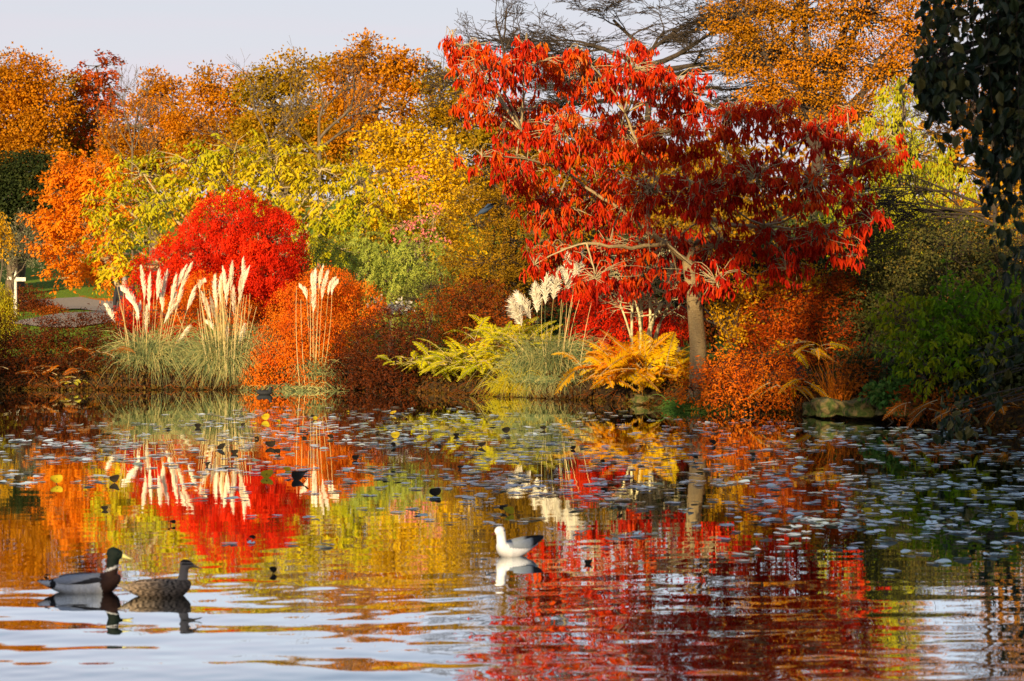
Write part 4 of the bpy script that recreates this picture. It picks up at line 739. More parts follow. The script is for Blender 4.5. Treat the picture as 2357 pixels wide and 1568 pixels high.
# ---- rocks at the right waterline
def rock(label, u, v, D, w, d, h, seed, rz=0.):
    rg = np.random.default_rng(seed); bm = bmesh.new(); bmesh.ops.create_cube(bm, size=1)
    bmesh.ops.subdivide_edges(bm, edges=bm.edges[:], cuts=14, use_grid_fill=True)
    ph = rg.uniform(0, 6, 6)
    for q in bm.verts:
        n_ = q.co.normalized(); co = q.co.lerp(n_ * .62, .35)
        k = 1 + .10 * math.sin(co.x * 5 + ph[0]) + .09 * math.sin(co.y * 6 + ph[1]) + .08 * math.sin(co.z * 7 + ph[2]) + .05 * math.sin(co.x * 13 + co.z * 9 + ph[3])
        from mathutils import noise as mn
        f = mn.fractal(Vector((co.x * 3 + seed, co.y * 3, co.z * 3)), 1.0, 2.1, 5) * .10 + mn.noise(Vector((co.x * 1.7 + seed * 3, co.y * 1.7, co.z * 1.7))) * .14
        q.co = Vector((co.x * w, co.y * d, co.z * h)) * (k + f)
    me = bpy.data.meshes.new('rock'); bm.to_mesh(me); bm.free()
    for p_ in me.polygons: p_.use_smooth = True
    o = link('rock', me, M['rock']); c = P(u, v, D); o.location = tuple(c); o.rotation_euler = (0, rg.uniform(-.06, .06), rz)
    prop(o, label, 'rock', 'stones edging the pond')
rock('tan block of stone leaning at the right waterline', 1912, 938, 26.4, .34, .35, .24, 1, .1)
rock('low dark wedge of stone left of the tan block', 1868, 942, 26.8, .22, .3, .15, 2, -.2)
rock('mossy green stone slab right of the tan block', 1978, 940, 26.1, .42, .4, .2, 3)
rock('long mossy green edging stone near the russet ferns', 2065, 938, 25.8, .55, .4, .2, 4, .05)
rock('dark stone in shadow below the orange fern', 1585, 930, 28.8, .3, .3, .14, 5)
rock('mossy lump of stone under the orange fern', 1490, 920, 29.5, .36, .3, .14, 6)

# ---- undergrowth and litter on the bank
rg = np.random.default_rng(150); n = 60000
x = rg.uniform(-12, 9, n); d = rg.exponential(1.2, n) - .12; y = edge(x) + d; z = ground(x, y) + np.abs(rg.normal(0, .09, n)); z = np.maximum(z, .01)
pos = np.stack([x, y, z], -1); a = Acc(); s = rg.uniform(.03, .09, n)
leaf_quads(a, pos, rg.normal(0, 1, (n, 3)) + [0, 0, .3], rg.normal(0, 1, (n, 3)) + [0, -.5, .6], s, s * .45, rg.random(n))
prop(a.build('undergrowth', M['litter']), label='low dark undergrowth and fallen leaves along the pond bank', kind='stuff')

# ------------------------------------------------------------------ lily pads
pad_m = leaf_mat('lily_pad', [(.05, .04, .03), (.18, .22, .07), (.36, .48, .40), (.56, .74, .82), (.62, .80, .88), (.74, .88, .94), (.70, .86, .92), (.55, .50, .18)], 3, .1, .88, .28, .5)  # pale blue stops paint in reflected sky; brown, green and yellow are leaf colour
pad_y = leaf_mat('yellow_pad', [(.45, .40, .04), (.6, .42, .05)], 3, .25)
pad_d = leaf_mat('dark_curled_pad', [(.008, .008, .006), (.03, .022, .012)], 3, .05)
def pad_mesh(seed, curl=.0):
    rg = np.random.default_rng(seed); n = 14; V = [[0, 0, .002]]; F = []
    ph = rg.uniform(0, 6.28, 4)
    for i in range(n):
        th = .18 + (6.283 - .36) * i / (n - 1); r = 1 + .07 * math.sin(3 * th + ph[0]) + .05 * math.sin(5 * th + ph[1])
        V.append([r * math.cos(th), r * math.sin(th), .02 + .06 * max(0, math.sin(th + ph[2])) ** 3 + curl * max(0, math.sin(th + ph[3])) ** 2])
    for i in range(1, n - 1, 2): F.append([0, i, i + 1, min(i + 2, n)])
    return np.array(V), np.array(F)
def pad_ok(u, v, rg):
    vt = np.interp(u, [0, 200, 600, 1300, 1650, 2357], [1000, 965, 938, 938, 962, 985]); vl = np.interp(u, [0, 600, 1100, 1500, 1800, 2357], [1060, 1070, 1110, 1150, 1215, 1210])
    if v < vt or (1085 < u < 1290 and 1225 < v < 1310) or (60 < u < 500 and v > 1240): return False
    patch = .55 + .45 * math.sin(u * .013 + 2 * math.sin(v * .02)) * math.sin(v * .045 + u * .007)
    dens = np.interp(v, [vt, vt + 12, vt + 60, vl, vl + 60, vl + 150], [.3, 1, 1, .5, .13, .02])
    if u < 450 and v > 1120: dens *= .3
    if v > 1300 and not (u > 1850 and v < 1345): return False
    return rg.random() < dens * patch * (.8 if u > 1400 else 1)
rg = np.random.default_rng(160); pads = []
while len(pads) < 2700:
    u = rg.uniform(-30, 2400); v = rg.uniform(935, 1345)
    if pad_ok(u, v, rg):
        D = CAMH * FPX / (v - HV); q = P(u, v, D); pads.append((D, q[0], u, v))
        for _ in range(int(rg.integers(0, 3))): D2 = D + rg.normal(0, .16); pads.append((D2, q[0] + rg.normal(0, .16), u, v))
pads.sort()
base_pads = []
for k in range(12):
    V, F = pad_mesh(k, .3 if k % 4 == 3 else 0); a = Acc(); a.add(V * .060, F, np.full(len(V), (k + .5) / 12)); base_pads.append(a)
meshes = []
G = 'lily pads floating on the pond'
for k, a in enumerate(base_pads):
    me_o = a.build('lily_pad', pad_m, smooth=True); meshes.append(me_o.data); bpy.data.objects.remove(me_o)
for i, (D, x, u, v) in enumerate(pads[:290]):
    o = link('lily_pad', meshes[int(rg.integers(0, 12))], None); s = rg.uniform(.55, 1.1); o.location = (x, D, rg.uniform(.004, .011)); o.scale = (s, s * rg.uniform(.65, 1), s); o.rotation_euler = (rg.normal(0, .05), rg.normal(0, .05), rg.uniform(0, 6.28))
    prop(o, 'lily pad coloured like reflected sky floating flat on the pond', 'lily pad', G)
a = Acc()
for i, (D, x, u, v) in enumerate(pads[290:]):
    V, F = pad_mesh(i % 7, .2 if i % 4 == 0 else 0); s = .060 * rg.uniform(.5, 1.15); th = rg.uniform(0, 6.28); c_, s_ = math.cos(th), math.sin(th)
    V = V * s; V = np.stack([V[:, 0] * c_ - V[:, 1] * s_ + x, V[:, 0] * s_ + V[:, 1] * c_ + D, V[:, 2] + rg.uniform(.003, .011)], -1); a.add(V, F, np.full(len(V), rg.random()))
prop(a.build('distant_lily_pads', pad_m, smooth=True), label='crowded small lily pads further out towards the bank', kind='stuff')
# raised and curled leaves
def place(u, v):
    a = ['near the left edge', 'below the leftmost pampas', 'below the straw stemmed pampas', 'below the orange maple mound', 'below the yellow green ferns', 'below the cream plumes', 'below the orange fern', 'right of the trunk reflection', 'in the dark water at far right'][int(np.searchsorted([150, 430, 600, 780, 1080, 1340, 1580, 1850], u))]
    b = ['close to the bank', 'further out', 'amid the pads', 'at the pads near edge', 'out in open water'][int(np.searchsorted([990, 1035, 1090, 1190], v))]
    return a + ' ' + b
def curled(u, v, r, m, label, seed, h=.015):
    r *= .68
    rg = np.random.default_rng(seed); D = CAMH * FPX / (v - HV); q = P(u, v, D)
    root = thing('lily_leaf', label, 'lily leaf', (q[0], D, 0), group='lily leaves standing above the water')
    a = Acc(); n = 9; gx, gy = np.meshgrid(np.linspace(-1, 1, n), np.linspace(-1, 1, n)); 
    fx = gx * np.sqrt(1 - gy ** 2 / 2); fy = gy * np.sqrt(1 - gx ** 2 / 2)
    bend = rg.uniform(.3, .8); tilt = rg.uniform(.25, 1.0); th = rg.uniform(-.9, .9)
    z = bend * fx ** 2 * .5 + .08 * np.sin(fy * 4 + seed) + .2 * fx * fy; V = np.stack([fx, fy * .9, z], -1).reshape(-1, 3) * r
    c_, s_ = math.cos(tilt), math.sin(tilt); V = np.stack([V[:, 0], V[:, 1] * c_ - V[:, 2] * s_, V[:, 1] * s_ + V[:, 2] * c_], -1)
    c_, s_ = math.cos(th), math.sin(th); V = np.stack([V[:, 0] * c_ - V[:, 1] * s_, V[:, 0] * s_ + V[:, 1] * c_, V[:, 2] - V[:, 2].min() + rg.uniform(-.01, h)], -1)
    k = np.arange(n - 1)[:, None] * n + np.arange(n - 1)[None]; a.add(V, np.stack([k, k + 1, k + n + 1, k + n], -1), np.full(len(V), rg.random()))
    a.build('blade', m, root, smooth=True)
    s = Acc(); cz = V.mean(0); tubes(s, bez(np.array([[rg.normal(0, .04), .02, -.05]]), np.array([[rg.normal(0, .03), .03, cz[2] * .6]]), cz[None], 5), .004, .003, 5); s.build('stalk', M['barkd'], root)
for i, (u, v, r) in enumerate([(512, 1035, .09), (623, 1030, .085), (637, 1045, .06), (693, 1105, .13), (455, 985, .06), (385, 990, .05), (590, 1012, .05), (760, 1010, .06), (820, 1060, .06), (700, 1010, .04), (1165, 998, .075), (1110, 1030, .07), (1250, 990, .06), (1002, 1142, .075), (1160, 1178, .06), (395, 1210, .045), (265, 1112, .07), (628, 1322, .035), (1640, 1025, .06), (1600, 1060, .05), (1385, 1068, .05), (1730, 1052, .06), (40, 1110, .05), (240, 1175, .045), (1390, 1130, .05), (1010, 1030, .05), (1425, 1180, .045), (560, 980, .05), (540, 1045, .06), (480, 1075, .05), (720, 965, .05), (870, 1000, .045), (1050, 1005, .05), (1320, 1035, .05), (1355, 1300, .04), (1665, 1295, .045), (580, 1245, .035), (1060, 1080, .05), (905, 1030, .05)]):
    curled(u, v, r, pad_d, ('largest torn black' if r > .1 else 'large black' if r > .07 else 'small black' if r >= .055 else 'tiny black') + ' lily leaf ' + place(u, v), 200 + i)
for i, (u, v, r) in enumerate([(615, 1100, .09), (585, 980, .05), (640, 975, .05), (660, 1085, .06), (612, 968, .08), (910, 1010, .08), (905, 955, .07), (130, 1115, .08), (1170, 1185, .07), (800, 950, .04), (1045, 995, .05), (725, 968, .05), (1995, 1180, .06), (2330, 1195, .07), (2240, 1140, .05)]):
    curled(u, v, r, pad_y, ('large yellow' if r > .07 else 'small yellow' if r >= .055 else 'tiny yellow') + ' lily leaf ' + place(u, v), 300 + i)

# ------------------------------------------------------------------ birds
def blob_mesh(name, ells, voxel, colf, smooth=6):
    """one continuous surface grown from overlapping ellipsoids (centre, radii, pitch)"""
    bm = bmesh.new()
    for c, r, p in ells:
        mt = Matrix.Translation(Vector(c)) @ Matrix.Rotation(-p, 4, 'Y') @ Matrix.Diagonal((*r, 1))
        bmesh.ops.create_icosphere(bm, subdivisions=3, radius=1, matrix=mt)
    me = bpy.data.meshes.new('tmp'); bm.to_mesh(me); bm.free(); o = bpy.data.objects.new('tmp', me); COL.objects.link(o)
    m = o.modifiers.new('r', 'REMESH'); m.mode = 'VOXEL'; m.voxel_size = voxel
    m = o.modifiers.new('s', 'SMOOTH'); m.iterations = smooth; m.factor = .5
    dg = bpy.context.evaluated_depsgraph_get(); dg.update(); me2 = bpy.data.meshes.new_from_object(o.evaluated_get(dg)); bpy.data.objects.remove(o); me2.name = name
    for p in me2.polygons: p.use_smooth = True
    V = np.empty(len(me2.vertices) * 3, np.float32); me2.vertices.foreach_get('co', V); V = V.reshape(-1, 3)
    ca = me2.color_attributes.new('col', 'FLOAT_COLOR', 'POINT'); c4 = np.ones((len(V), 4), np.float32); c4[:, :3] = colf(V); ca.data.foreach_set('color', c4.ravel())
    return me2
def chain(keys, n, thick=.018):
    """keys: (x, z, halfwidth, halfheight, pitch) interpolated into overlapping ellipsoids"""
    k = np.array(keys, float); t = np.linspace(0, 1, len(k)); tt = np.linspace(0, 1, n); q = np.stack([np.interp(tt, t, k[:, i]) for i in range(5)], -1)
    return [((x, 0, z), (thick, w, h), p) for x, z, w, h, p in q]
feather = solid('feathers', [(.75, .75, .75), (1, 1, 1)], 60, .75, (1, 3, 3), .25, 'col', .2, .004)
bill_y = solid('yellow_bill', [(.46, .46, .16), (.60, .58, .22)], 30, .4, bump=0); bill_o = solid('brown_bill', [(.16, .12, .07), (.30, .2, .1)], 30, .4, bump=0); bill_r = solid('red_bill', [(.10, .015, .012), (.2, .03, .02)], 30, .4, bump=0)
eye_m = solid('eye', [(.005, .005, .005), (.01, .01, .01)], 5, .1, bump=0, spec=.6)
def bill(root, p, ln, w, h, m, pitch=-.3):
    bm = bmesh.new(); secs = [(0, w * .8, h), (.35, w * .75, h * .6), (.75, w * .95, h * .32), (.95, w * .6, h * .22), (1, w * .25, h * .12)]; rings = []
    for t, a_, b_ in secs: rings.append([bm.verts.new((t * ln, a_ * math.cos(k * math.pi / 5), b_ * math.sin(k * math.pi / 5) )) for k in range(10)])
    for A, B in zip(rings, rings[1:]):
        for k in range(10): bm.faces.new((A[k], A[(k + 1) % 10], B[(k + 1) % 10], B[k]))
    bm.faces.new(rings[0][::-1]); bm.faces.new(rings[-1]); me = bpy.data.meshes.new('bill'); bm.to_mesh(me); bm.free()
    for q in me.polygons: q.use_smooth = True
    o = link('bill', me, m, root); o.location = p; o.rotation_euler = (0, -pitch, 0)
def eyes(root, x, y, z, r):
    for s in (1, -1):
        bm = bmesh.new(); bmesh.ops.create_uvsphere(bm, u_segments=12, v_segments=8, radius=r); me = bpy.data.meshes.new('eye'); bm.to_mesh(me); bm.free()
        o = link('eye', me, eye_m, root); o.location = (x, y * s, z)
def wing(root, pts, y, colf, name='wing', thick=.006, bulge=.02):
    """wing panel on each flank; pts = outline in x,z"""
    for s in (1, -1):
        bm = bmesh.new(); n = len(pts); cx = sum(p[0] for p in pts) / n; cz = sum(p[1] for p in pts) / n; rings = []
        for f in (1, .75, .45, .15):
            rings.append([bm.verts.new((cx + (p[0] - cx) * f, s * (y(cx + (p[0] - cx) * f, cz + (p[1] - cz) * f) + bulge * (1 - f ** 2)), cz + (p[1] - cz) * f)) for p in pts])
        for A, B in zip(rings, rings[1:]):
            for k in range(n): bm.faces.new((A[k], A[(k + 1) % n], B[(k + 1) % n], B[k]))
        bm.faces.new(rings[-1]); bmesh.ops.subdivide_edges(bm, edges=bm.edges[:], cuts=2, use_grid_fill=True)
        me = bpy.data.meshes.new(name); bm.to_mesh(me); bm.free()
        for q in me.polygons: q.use_smooth = True
        V = np.array([v.co[:] for v in me.vertices]); ca = me.color_attributes.new('col', 'FLOAT_COLOR', 'POINT'); c4 = np.ones((len(V), 4), np.float32); c4[:, :3] = colf(V); ca.data.foreach_set('color', c4.ravel())
        link(name, me, feather, root)
def pick(V, base, rules):
    c = np.tile(np.array(base, float), (len(V), 1))
    for mask, col in rules: c[mask] = col
    return c
# drake: x forward, waterline z = 0
def drake_col(V):
    x, y, z = V.T; x, z = x + .005 * np.sin(z * 260 + y * 90) * np.sin(x * 340), z + .0025 * np.sin(x * 420 + y * 150); c = pick(V, (.66, .70, .76), [])
    speck = (np.sin(x * 900 + y * 300) * np.sin(z * 800)) * .07; c += speck[:, None]
    c[(z > .088) & (x < .12)] = (.34, .36, .40)
    c[(x > .125 - .25 * (z - .05))] = (.035, .016, .012)
    c[(x < -.155 + .35 * z)] = (.012, .012, .014)
    c[(x < -.175) & (z > .04) & (z < .068) & (np.abs(y) > .006)] = (.60, .62, .66)
    nk = (z > .12) & (x > .09); c[nk & (z < .142 + (x - .19) * .35)] = (.035, .016, .012)
    c[nk & (z >= .137 + (x - .19) * .35) & (z < .152 + (x - .19) * .35)] = (.55, .57, .6)
    c[nk & (z >= .152 + (x - .19) * .35)] = (.006, .014, .011)
    return c
D_ = 11.55; c = P(188, 1370, D_)
root = thing('mallard_drake', 'mallard drake with dark head and white neck ring swimming right', 'duck', (c[0], D_, 0), group='pair of swimming ducks')
body = chain([(-.245, .066, .012, .007, .2), (-.20, .052, .035, .018, .3), (-.15, .042, .062, .038, .2), (-.08, .038, .085, .062, .1), (0, .036, .095, .072, 0), (.08, .038, .092, .074, 0), (.14, .042, .08, .072, -.1), (.18, .05, .062, .062, -.3), (.205, .06, .04, .045, -.4)], 34)
neck = chain([(.165, .09, .045, .05, 0), (.175, .12, .038, .03, 0), (.18, .15, .033, .02, 0), (.182, .18, .031, .02, 0), (.186, .20, .032, .02, 0)], 12, .036)
head = [((.193, 0, .222), (.048, .031, .037), -.1), ((.212, 0, .218), (.036, .026, .028), -.2), ((.183, 0, .232), (.035, .029, .032), 0)]
link('body', blob_mesh('body', body + neck + head, .0055, drake_col), feather, root)
bill(root, (.236, 0, .213), .066, .017, .018, bill_y, -.35); eyes(root, .218, .0255, .226, .004)
wy = lambda x, z: .095 * math.sqrt(max(.05, 1 - (x / .27) ** 2)) * math.sqrt(max(.12, 1 - ((z - .04) / .085) ** 2)) - .004
wing(root, [(-.15, .085), (-.10, .098), (-.02, .106), (.08, .104), (.135, .088), (.12, .068), (.04, .058), (-.06, .056), (-.12, .062), (-.145, .074)], wy, lambda V: pick(V, (.34, .37, .43), [(V[:, 2] < .073 + .02 * np.sin(V[:, 0] * 14), (.03, .03, .035)), (V[:, 2] < .0585, (.66, .7, .76))]), bulge=.008)
a = Acc(); th = np.linspace(0, 4.2, 9); cp = np.stack([-.205 + -.012 * np.sin(th) , .006 * np.ones(9), .078 + .018 * (1 - np.cos(th)) * .7], -1); tubes(a, np.stack([cp, cp + [.014, -.012, 0]]), .006, .002, 6); a.build('tail_curl', pad_d, root, smooth=True)

def hen_col(V):
    x, y, z = V.T; rg = np.random.default_rng(9)
    u_ = x * 95 + np.sin(z * 210) * .9; w = z * 150 + np.sin(x * 90 + 1.3) * .8
    sc = np.cos(u_ * 1.6) * np.cos(w) ; d = np.clip(.45 + sc * .55 + .25 * np.sin(x * 240 + z * 130), 0, 1)[:, None]
    c = (1 - d) * np.array([.022, .016, .012]) + d * np.array([.34, .26, .19])
    nk = (z > .105) & (x > .08); c[nk] = (.30, .25, .21)
    c[(x > .13) & (z <= .105)] = c[(x > .13) & (z <= .105)] * .4 + np.array([.12, .09, .07]) * .6
    c[nk & (z > .212)] = (.03, .024, .02); c[nk & (z > .200) & (z < .2065) & (x > .16)] = (.03, .024, .02)
    c[(x < -.17)] = c[(x < -.17)] * .4 + np.array([.26, .23, .19]) * .6
    return c
D_ = 11.4; c = P(362, 1370, D_)
root = thing('mallard_hen', 'mottled brown female mallard swimming right just ahead of the drake', 'duck', (c[0], D_, 0), group='pair of swimming ducks')
root.scale = (.92, .92, .92)
body = chain([(-.235, .07, .014, .006, .1), (-.19, .055, .04, .018, .25), (-.14, .045, .065, .04, .2), (-.07, .04, .085, .062, .1), (0, .038, .092, .070, 0), (.07, .038, .09, .07, 0), (.13, .042, .078, .068, -.1), (.17, .05, .056, .056, -.3), (.19, .058, .036, .04, -.4)], 34)
neck = chain([(.155, .085, .04, .045, 0), (.162, .115, .032, .03, 0), (.165, .14, .027, .02, 0), (.168, .17, .025, .02, 0), (.174, .185, .027, .02, 0)], 12, .03)
head = [((.182, 0, .200), (.042, .026, .029), -.15), ((.203, 0, .196), (.03, .021, .021), -.25), ((.172, 0, .206), (.030, .024, .025), 0)]
link('body', blob_mesh('body', body + neck + head, .0055, hen_col), feather, root)
bill(root, (.222, 0, .191), .062, .012, .012, bill_o, -.35); eyes(root, .206, .02, .203, .0038)
wing(root, [(-.17, .082), (-.10, .096), (-.02, .102), (.07, .100), (.12, .082), (.10, .062), (.03, .05), (-.06, .046), (-.12, .054), (-.16, .068)], wy, hen_col, bulge=.008)

def gull_col(V):
    x, y, z = V.T; z = z + .003 * np.sin(x * 300 + y * 200); c = pick(V, (.93, .94, .95), [])
    c[(z > .052 + .10 * (x + .05)) & (x < .055) & (z < .13)] = (.36, .41, .48)
    c[(x < -.155)] = (.7, .71, .73)
    c[(x > .065) & (np.abs(x - .078) < .007) & (z > .168) & (np.abs(z - .176) < .009) & (np.abs(y) > .012)] = (.06, .06, .07)
    return c
D_ = 13.07; c = P(1182, 1282, D_)
root = thing('black_headed_gull', 'white gull with grey wings and dark ear spot sitting on the water', 'gull', (c[0], D_, 0), rz=math.pi + R(28))
body = chain([(-.17, .075, .014, .008, .3), (-.13, .060, .032, .02, .3), (-.08, .045, .05, .04, .2), (-.02, .035, .062, .055, 0), (.04, .035, .062, .06, 0), (.08, .042, .052, .056, -.2), (.10, .05, .04, .048, -.3)], 28)
neck = chain([(.085, .075, .040, .04, 0), (.09, .105, .032, .03, 0), (.092, .13, .027, .02, 0), (.094, .15, .025, .02, 0)], 10, .032)
head = [((.102, 0, .173), (.036, .029, .032), -.1), ((.116, 0, .168), (.024, .021, .022), -.2), ((.092, 0, .165), (.03, .028, .03), 0)]
link('body', blob_mesh('body', body + neck + head, .005, gull_col), feather, root)
bill(root, (.133, 0, .162), .036, .006, .008, bill_r, -.35); eyes(root, .112, .0205, .176, .0042)
for s in (1, -1):
    a = Acc(); pth = bez(np.array([[.03, .05 * s, .085]]), np.array([[-.10, .062 * s, .085]]), np.array([[-.215, .012 * s, .118]]), 9); rr = pth[0]
    V = []; 
    for i, q in enumerate(rr):
        t = i / 8; h = .036 * math.sin(.5 + t * 2.35) + .006; V.append([q + [0, 0, h * .6], q + [0, .012 * s, 0], q + [0, .004 * s, -h * .8]])
    V = np.array(V); k = np.arange(8)[:, None] * 3 + np.arange(2)[None]; me = None
    a.add(V, np.stack([k, k + 1, k + 4, k + 3], -1)); o = a.build('wing', feather, root, smooth=True); n_ = len(o.data.vertices)
    ca = o.data.color_attributes.new('col', 'FLOAT_COLOR', 'POINT'); c4 = np.ones((n_, 4), np.float32); vv = V.reshape(-1, 3); c4[:, :3] = (.34, .40, .48); c4[vv[:, 0] < -.125, :3] = (.012, .014, .02); ca.data.foreach_set('color', c4.ravel())
# wood pigeon leaving a larch branch
D_ = 33; c = P(1115, 485, D_)
root = thing('pigeon', 'dark blue grey pigeon fluttering among the golden larch twigs', 'bird', tuple(c), rz=R(15))
bl = lambda V: pick(V, (.035, .06, .11), [(V[:, 0] > .12, (.05, .07, .1))])
link('body', blob_mesh('body', [((0, 0, 0), (.11, .05, .045), .45), ((.09, 0, .05), (.05, .034, .032), .4), ((.135, 0, .075), (.026, .022, .022), 0), ((-.11, 0, -.065), (.07, .03, .015), .55)], .007, bl), feather, root)
bill(root, (.155, 0, .073), .02, .004, .004, bill_o, -.2)
a = Acc()
for s in (1, -1): V = np.array([[.06, .03 * s, .04], [-.03, .03 * s, .01], [.05, .09 * s, .09], [.17, .05 * s, .10], [.1, .16 * s, .12], [.22, .12 * s, .13]]); a.add(V, [[0, 1, 2, 3], [3, 2, 4, 5]])
o = a.build('wings', feather, root); ca = o.data.color_attributes.new('col', 'FLOAT_COLOR', 'POINT'); c4 = np.ones((12, 4), np.float32); c4[:, :3] = (.04, .07, .13); ca.data.foreach_set('color', c4.ravel())
# moorhen by the bank
D_ = 32.0; c = P(609, 909, D_)
root = thing('moorhen', 'tiny dark moorhen swimming close to the far bank', 'bird', (c[0], D_, 0))
link('body', blob_mesh('body', [((0, 0, .03), (.12, .055, .045), 0), ((-.1, 0, .06), (.04, .02, .02), .5), ((.09, 0, .07), (.03, .028, .045), 0), ((.1, 0, .11), (.03, .022, .022), 0)], .008, lambda V: pick(V, (.02, .022, .026), [])), feather, root)
bill(root, (.125, 0, .107), .025, .005, .006, bill_r, -.2)

# ------------------------------------------------------------------ person, signpost, rail fence
def skin_person(name, label, loc, rz, h=1.68):
    J = dict(pel=(0, 0, .95), ch=(0, 0, 1.28), nk=(0, .0, 1.46), hb=(0, .01, 1.55), ht=(0, .0, 1.68), sl=(.17, 0, 1.40), el=(.22, .02, 1.13), wl=(.20, .12, .92), sr=(-.17, 0, 1.40), er=(-.22, .02, 1.13), wr=(-.20, .12, .92),
             hl=(.09, 0, .90), kl=(.10, .04, .50), al=(.10, 0, .08), tl=(.11, .16, .03), hr=(-.09, 0, .90), kr=(-.10, -.02, .50), ar=(-.10, -.06, .08), tr=(-.11, .10, .03))
    E = [('pel', 'ch'), ('ch', 'nk'), ('nk', 'hb'), ('hb', 'ht'), ('ch', 'sl'), ('sl', 'el'), ('el', 'wl'), ('ch', 'sr'), ('sr', 'er'), ('er', 'wr'), ('pel', 'hl'), ('hl', 'kl'), ('kl', 'al'), ('al', 'tl'), ('pel', 'hr'), ('hr', 'kr'), ('kr', 'ar'), ('ar', 'tr')]
    rad = dict(pel=(.17, .12), ch=(.19, .13), nk=(.055, .055), hb=(.075, .09), ht=(.06, .075), sl=(.075,) * 2, el=(.05,) * 2, wl=(.032,) * 2, sr=(.075,) * 2, er=(.05,) * 2, wr=(.032,) * 2, hl=(.09,) * 2, kl=(.062,) * 2, al=(.045,) * 2, tl=(.04,) * 2, hr=(.09,) * 2, kr=(.062,) * 2, ar=(.045,) * 2, tr=(.04,) * 2)
    ks = list(J); me = bpy.data.meshes.new('p'); me.from_pydata([J[k] for k in ks], [(ks.index(a_), ks.index(b_)) for a_, b_ in E], []); o = bpy.data.objects.new('p', me); COL.objects.link(o)
    o.modifiers.new('s', 'SKIN')
    for i, k in enumerate(ks): me.skin_vertices[0].data[i].radius = rad[k]; me.skin_vertices[0].data[i].use_root = k == 'pel'
    m = o.modifiers.new('b', 'SUBSURF'); m.levels = 2; m.render_levels = 2
    dg = bpy.context.evaluated_depsgraph_get(); dg.update(); me2 = bpy.data.meshes.new_from_object(o.evaluated_get(dg)); bpy.data.objects.remove(o); me2.name = 'body'
    V = np.array([v.co[:] for v in me2.vertices]); c = pick(V, (.02, .02, .025), [(V[:, 2] > 1.455, (.45, .27, .2)), (V[:, 2] < .88, (.03, .035, .05)), ((V[:, 2] > 1.60) | ((V[:, 2] > 1.54) & (V[:, 1] < -.04)), (.25, .23, .21))])
    for p in me2.polygons: p.use_smooth = True
    ca = me2.color_attributes.new('col', 'FLOAT_COLOR', 'POINT'); c4 = np.ones((len(V), 4), np.float32); c4[:, :3] = c; ca.data.foreach_set('color', c4.ravel())
    root = thing(name, label, 'person', loc, rz); link('body', me2, feather, root)
    for s in (1, -1):
        bm = bmesh.new(); bmesh.ops.create_uvsphere(bm, u_segments=8, v_segments=6, radius=.011); q = bpy.data.meshes.new('eye'); bm.to_mesh(q); bm.free(); e = link('eye', q, eye_m, root); e.location = (.03 * s, .088, 1.585)
        a = Acc(); hb = np.array([.20 * s, .12, .92])
        for f in range(5): d = np.array([(f - 2) * .012, .03 + .01 * f * (4 - f) * .3, -.1]); tubes(a, bez((hb + [(f - 2) * .016, 0, -.02])[None], (hb + d * .6)[None], (hb + d * (1.0 if f else .7))[None], 4), .010, .007, 6)
        a.build('hand', solid('skin', [(.4, .25, .18), (.45, .28, .2)], 10, .6, bump=0), root, smooth=True)
    bm = bmesh.new(); bmesh.ops.create_cone(bm, segments=8, radius1=.014, radius2=.006, depth=.03, cap_ends=True); q = bpy.data.meshes.new('nose'); bm.to_mesh(q); bm.free(); e = link('nose', q, bpy.data.materials['skin'], root); e.location = (0, .098, 1.565)
    return root
c = P(503, 700, 43.5)
skin_person('person', 'person in a dark coat standing half hidden behind the pampas plumes', (P(288, 700, 43.5)[0], 43.5, gz(c[0], 43.5)), math.pi)
def box(acc, c, s):
    c = np.array(c, float); s = np.array(s, float) / 2
    v = np.array([[x, y, z] for x in (-1, 1) for y in (-1, 1) for z in (-1, 1)]) * s + c
    acc.add(v, [[0, 1, 3, 2], [4, 6, 7, 5], [0, 4, 5, 1], [2, 3, 7, 6], [0, 2, 6, 4], [1, 5, 7, 3]])
wm = solid('weathered_white_wood', [(.50, .47, .40), (.68, .64, .56)], 20, .8, (1, 1, .3))
D_ = 57; c = P(35, 700, D_); g0 = gz(c[0], D_); zt = P(35, 627, D_)[2]
root = thing('signpost', 'pale wooden finger post with short arms beside the lawn', 'signpost', (c[0], D_, g0))
a = Acc(); box(a, (0, 0, (zt - g0) / 2 - .05), (.10, .10, zt - g0 + .1)); a.build('post', wm, root)
a = Acc(); box(a, (.15, -.06, zt - g0 - .20), (.34, .025, .11)); a.build('arm', wm, root)
a = Acc(); box(a, (-.1, -.06, zt - g0 - .17), (.2, .025, .09)); a.build('arm', wm, root)
a = Acc(); tubes(a, np.array([[[0, 0, zt - g0], [0, 0, zt - g0 + .05]]]), .07, .02, 8); a.build('cap', wm, root)
c = P(110, 700, 84); root = thing('rail_fence', 'low wooden rail fence along the top of the shaded lawn', 'fence', (c[0], 84, gz(c[0], 84)))
g0 = gz(c[0], 84); rail = Acc()
for i in range(9):
    x = (i - 4) * 1.5; zz = gz(c[0] + x, 84) - g0; a = Acc(); box(a, (x, 0, zz + .45), (.1, .1, 1.0)); a.build('post', M['bark'], root)
for h in (.45, .85):
    a = Acc(); box(a, (0, -.07, h + .02), (12.2, .04, .08)); a.build('rail', M['bark'], root)

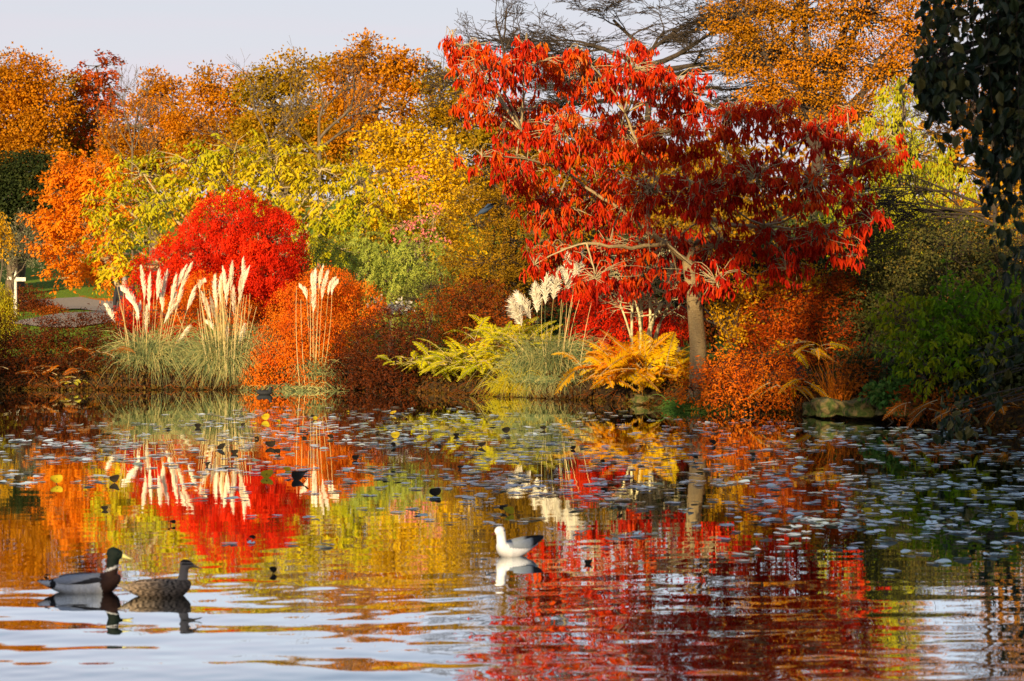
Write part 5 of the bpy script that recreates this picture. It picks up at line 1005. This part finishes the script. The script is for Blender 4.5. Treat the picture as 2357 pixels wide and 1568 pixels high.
# ------------------------------------------------------------------ unseen trees added outside the view to cast shade on pond and banks
def shade_mesh(seed, n=16000, dens=1):
    rg = np.random.default_rng(seed); a = Acc(); t = Acc(); K = 26
    cs = unit(rg.normal(0, 1, (K, 3))) * rg.uniform(.3, .85, (K, 1)) * np.array([.36, .36, .30]) + [0, 0, .66]
    C = cs[rg.integers(0, K, 700)] + rg.normal(0, .055, (700, 3)); c = np.repeat(C, n // 700, 0) + rg.normal(0, .022, (n // 700 * 700, 3))
    leaf_quads(a, c, rg.normal(0, 1, c.shape), rg.normal(0, 1, c.shape), .034, .026, rg.random(len(c)))
    tubes(t, np.array([[[0, 0, -.02], [0, 0, .25], [.01, 0, .5], [0, 0, .75]]]), .025, .01, 9)
    s = np.tile([0, 0, .4], (K, 1)); tubes(t, bez(s, (s + cs) / 2 + [0, 0, .03], cs, 5), .008, .003, 5)
    return a, t
protos = []
for k in range(2):
    a, t = shade_mesh(400 + k); ca_ = a.build('crown', M['shade']); tr_ = t.build('trunk', M['bark'], smooth=True); protos.append((ca_.data, tr_.data)); bpy.data.objects.remove(ca_); bpy.data.objects.remove(tr_)
sh = np.array([-math.sin(R(SUN_AZ)), -math.cos(R(SUN_AZ))])
SH = [  # (u, v, D) shaded up to here; distance back towards the sun; width factor; label
    (300, 1150, 13.5, 26, 1.0, 'first'), (1180, 1180, 14, 27, 1.0, ''), (-300, 1180, 12, 26, 1.0, ''), (2000, 1150, 13.5, 27, 1.0, ''),
]
def shade_tree(x, y, H, wd, k, label, ch=None):
    root = thing('unseen_shade_tree', label, 'tree', (x, y, gz(x, y)), rz=k * 1.7, group='unseen trees added to cast shade')
    me, tm = protos[k % 2]
    for nm, m_ in (('crown', me), ('trunk', tm)): o = link(nm, m_, None, root); o.scale = (H * wd, H * wd, ch or H) if nm == 'crown' else (H, H, H); o.location = (0, 0, 0 if nm == 'trunk' or not ch else H * .95 - ch * .95)
def caster(u, v, D, L, wd, k, ch=None, drop=.93):
    q = P(u, v, D); x, y = q[:2] + sh * L; H = (q[2] + L * math.tan(R(SUN_EL)) - gz(x, y)) / drop; shade_tree(x, y, H, wd, k, SHL[k], ch)
k = 0
SHL = [a_ + ' added out of view to cast shade' for a_ in ('first broad tree', 'second broad tree', 'third broad tree', 'fourth broad tree', 'fifth broad tree', 'tall tree at the left end', 'tree beyond the left shore', 'tree farther along the left shore', 'small tree by the left lawn', 'tall tree toward the right', 'tallest tree toward the right', 'slim tree', 'thin crowned tree', 'narrow tree', 'high crowned tree', 'second high crowned tree')]
for (u, v, D, L, wd, *ch) in [(-500, 1150, 12, 24, 1.0), (-20, 1130, 12, 25, .72), (2700, 1120, 15, 30, .8), (2700, 1060, 18, 32, .9),
                         (-180, 790, 34, 44, .5), (60, 370, 84, 36, .8), (-200, 340, 84, 37, .9), (20, 625, 74, 34, .25),
                         (2370, 470, 26, 36, .55, 6.5), (2620, 300, 24, 38, .6), (2180, 640, 27, 38, .33, 4.2), (1900, 310, 29, 43, .28, 4.6), (1600, 400, 29, 48, .15, 3.0)]:
    caster(u, v, D, L, wd, k, ch[0] if ch else None); k += 1
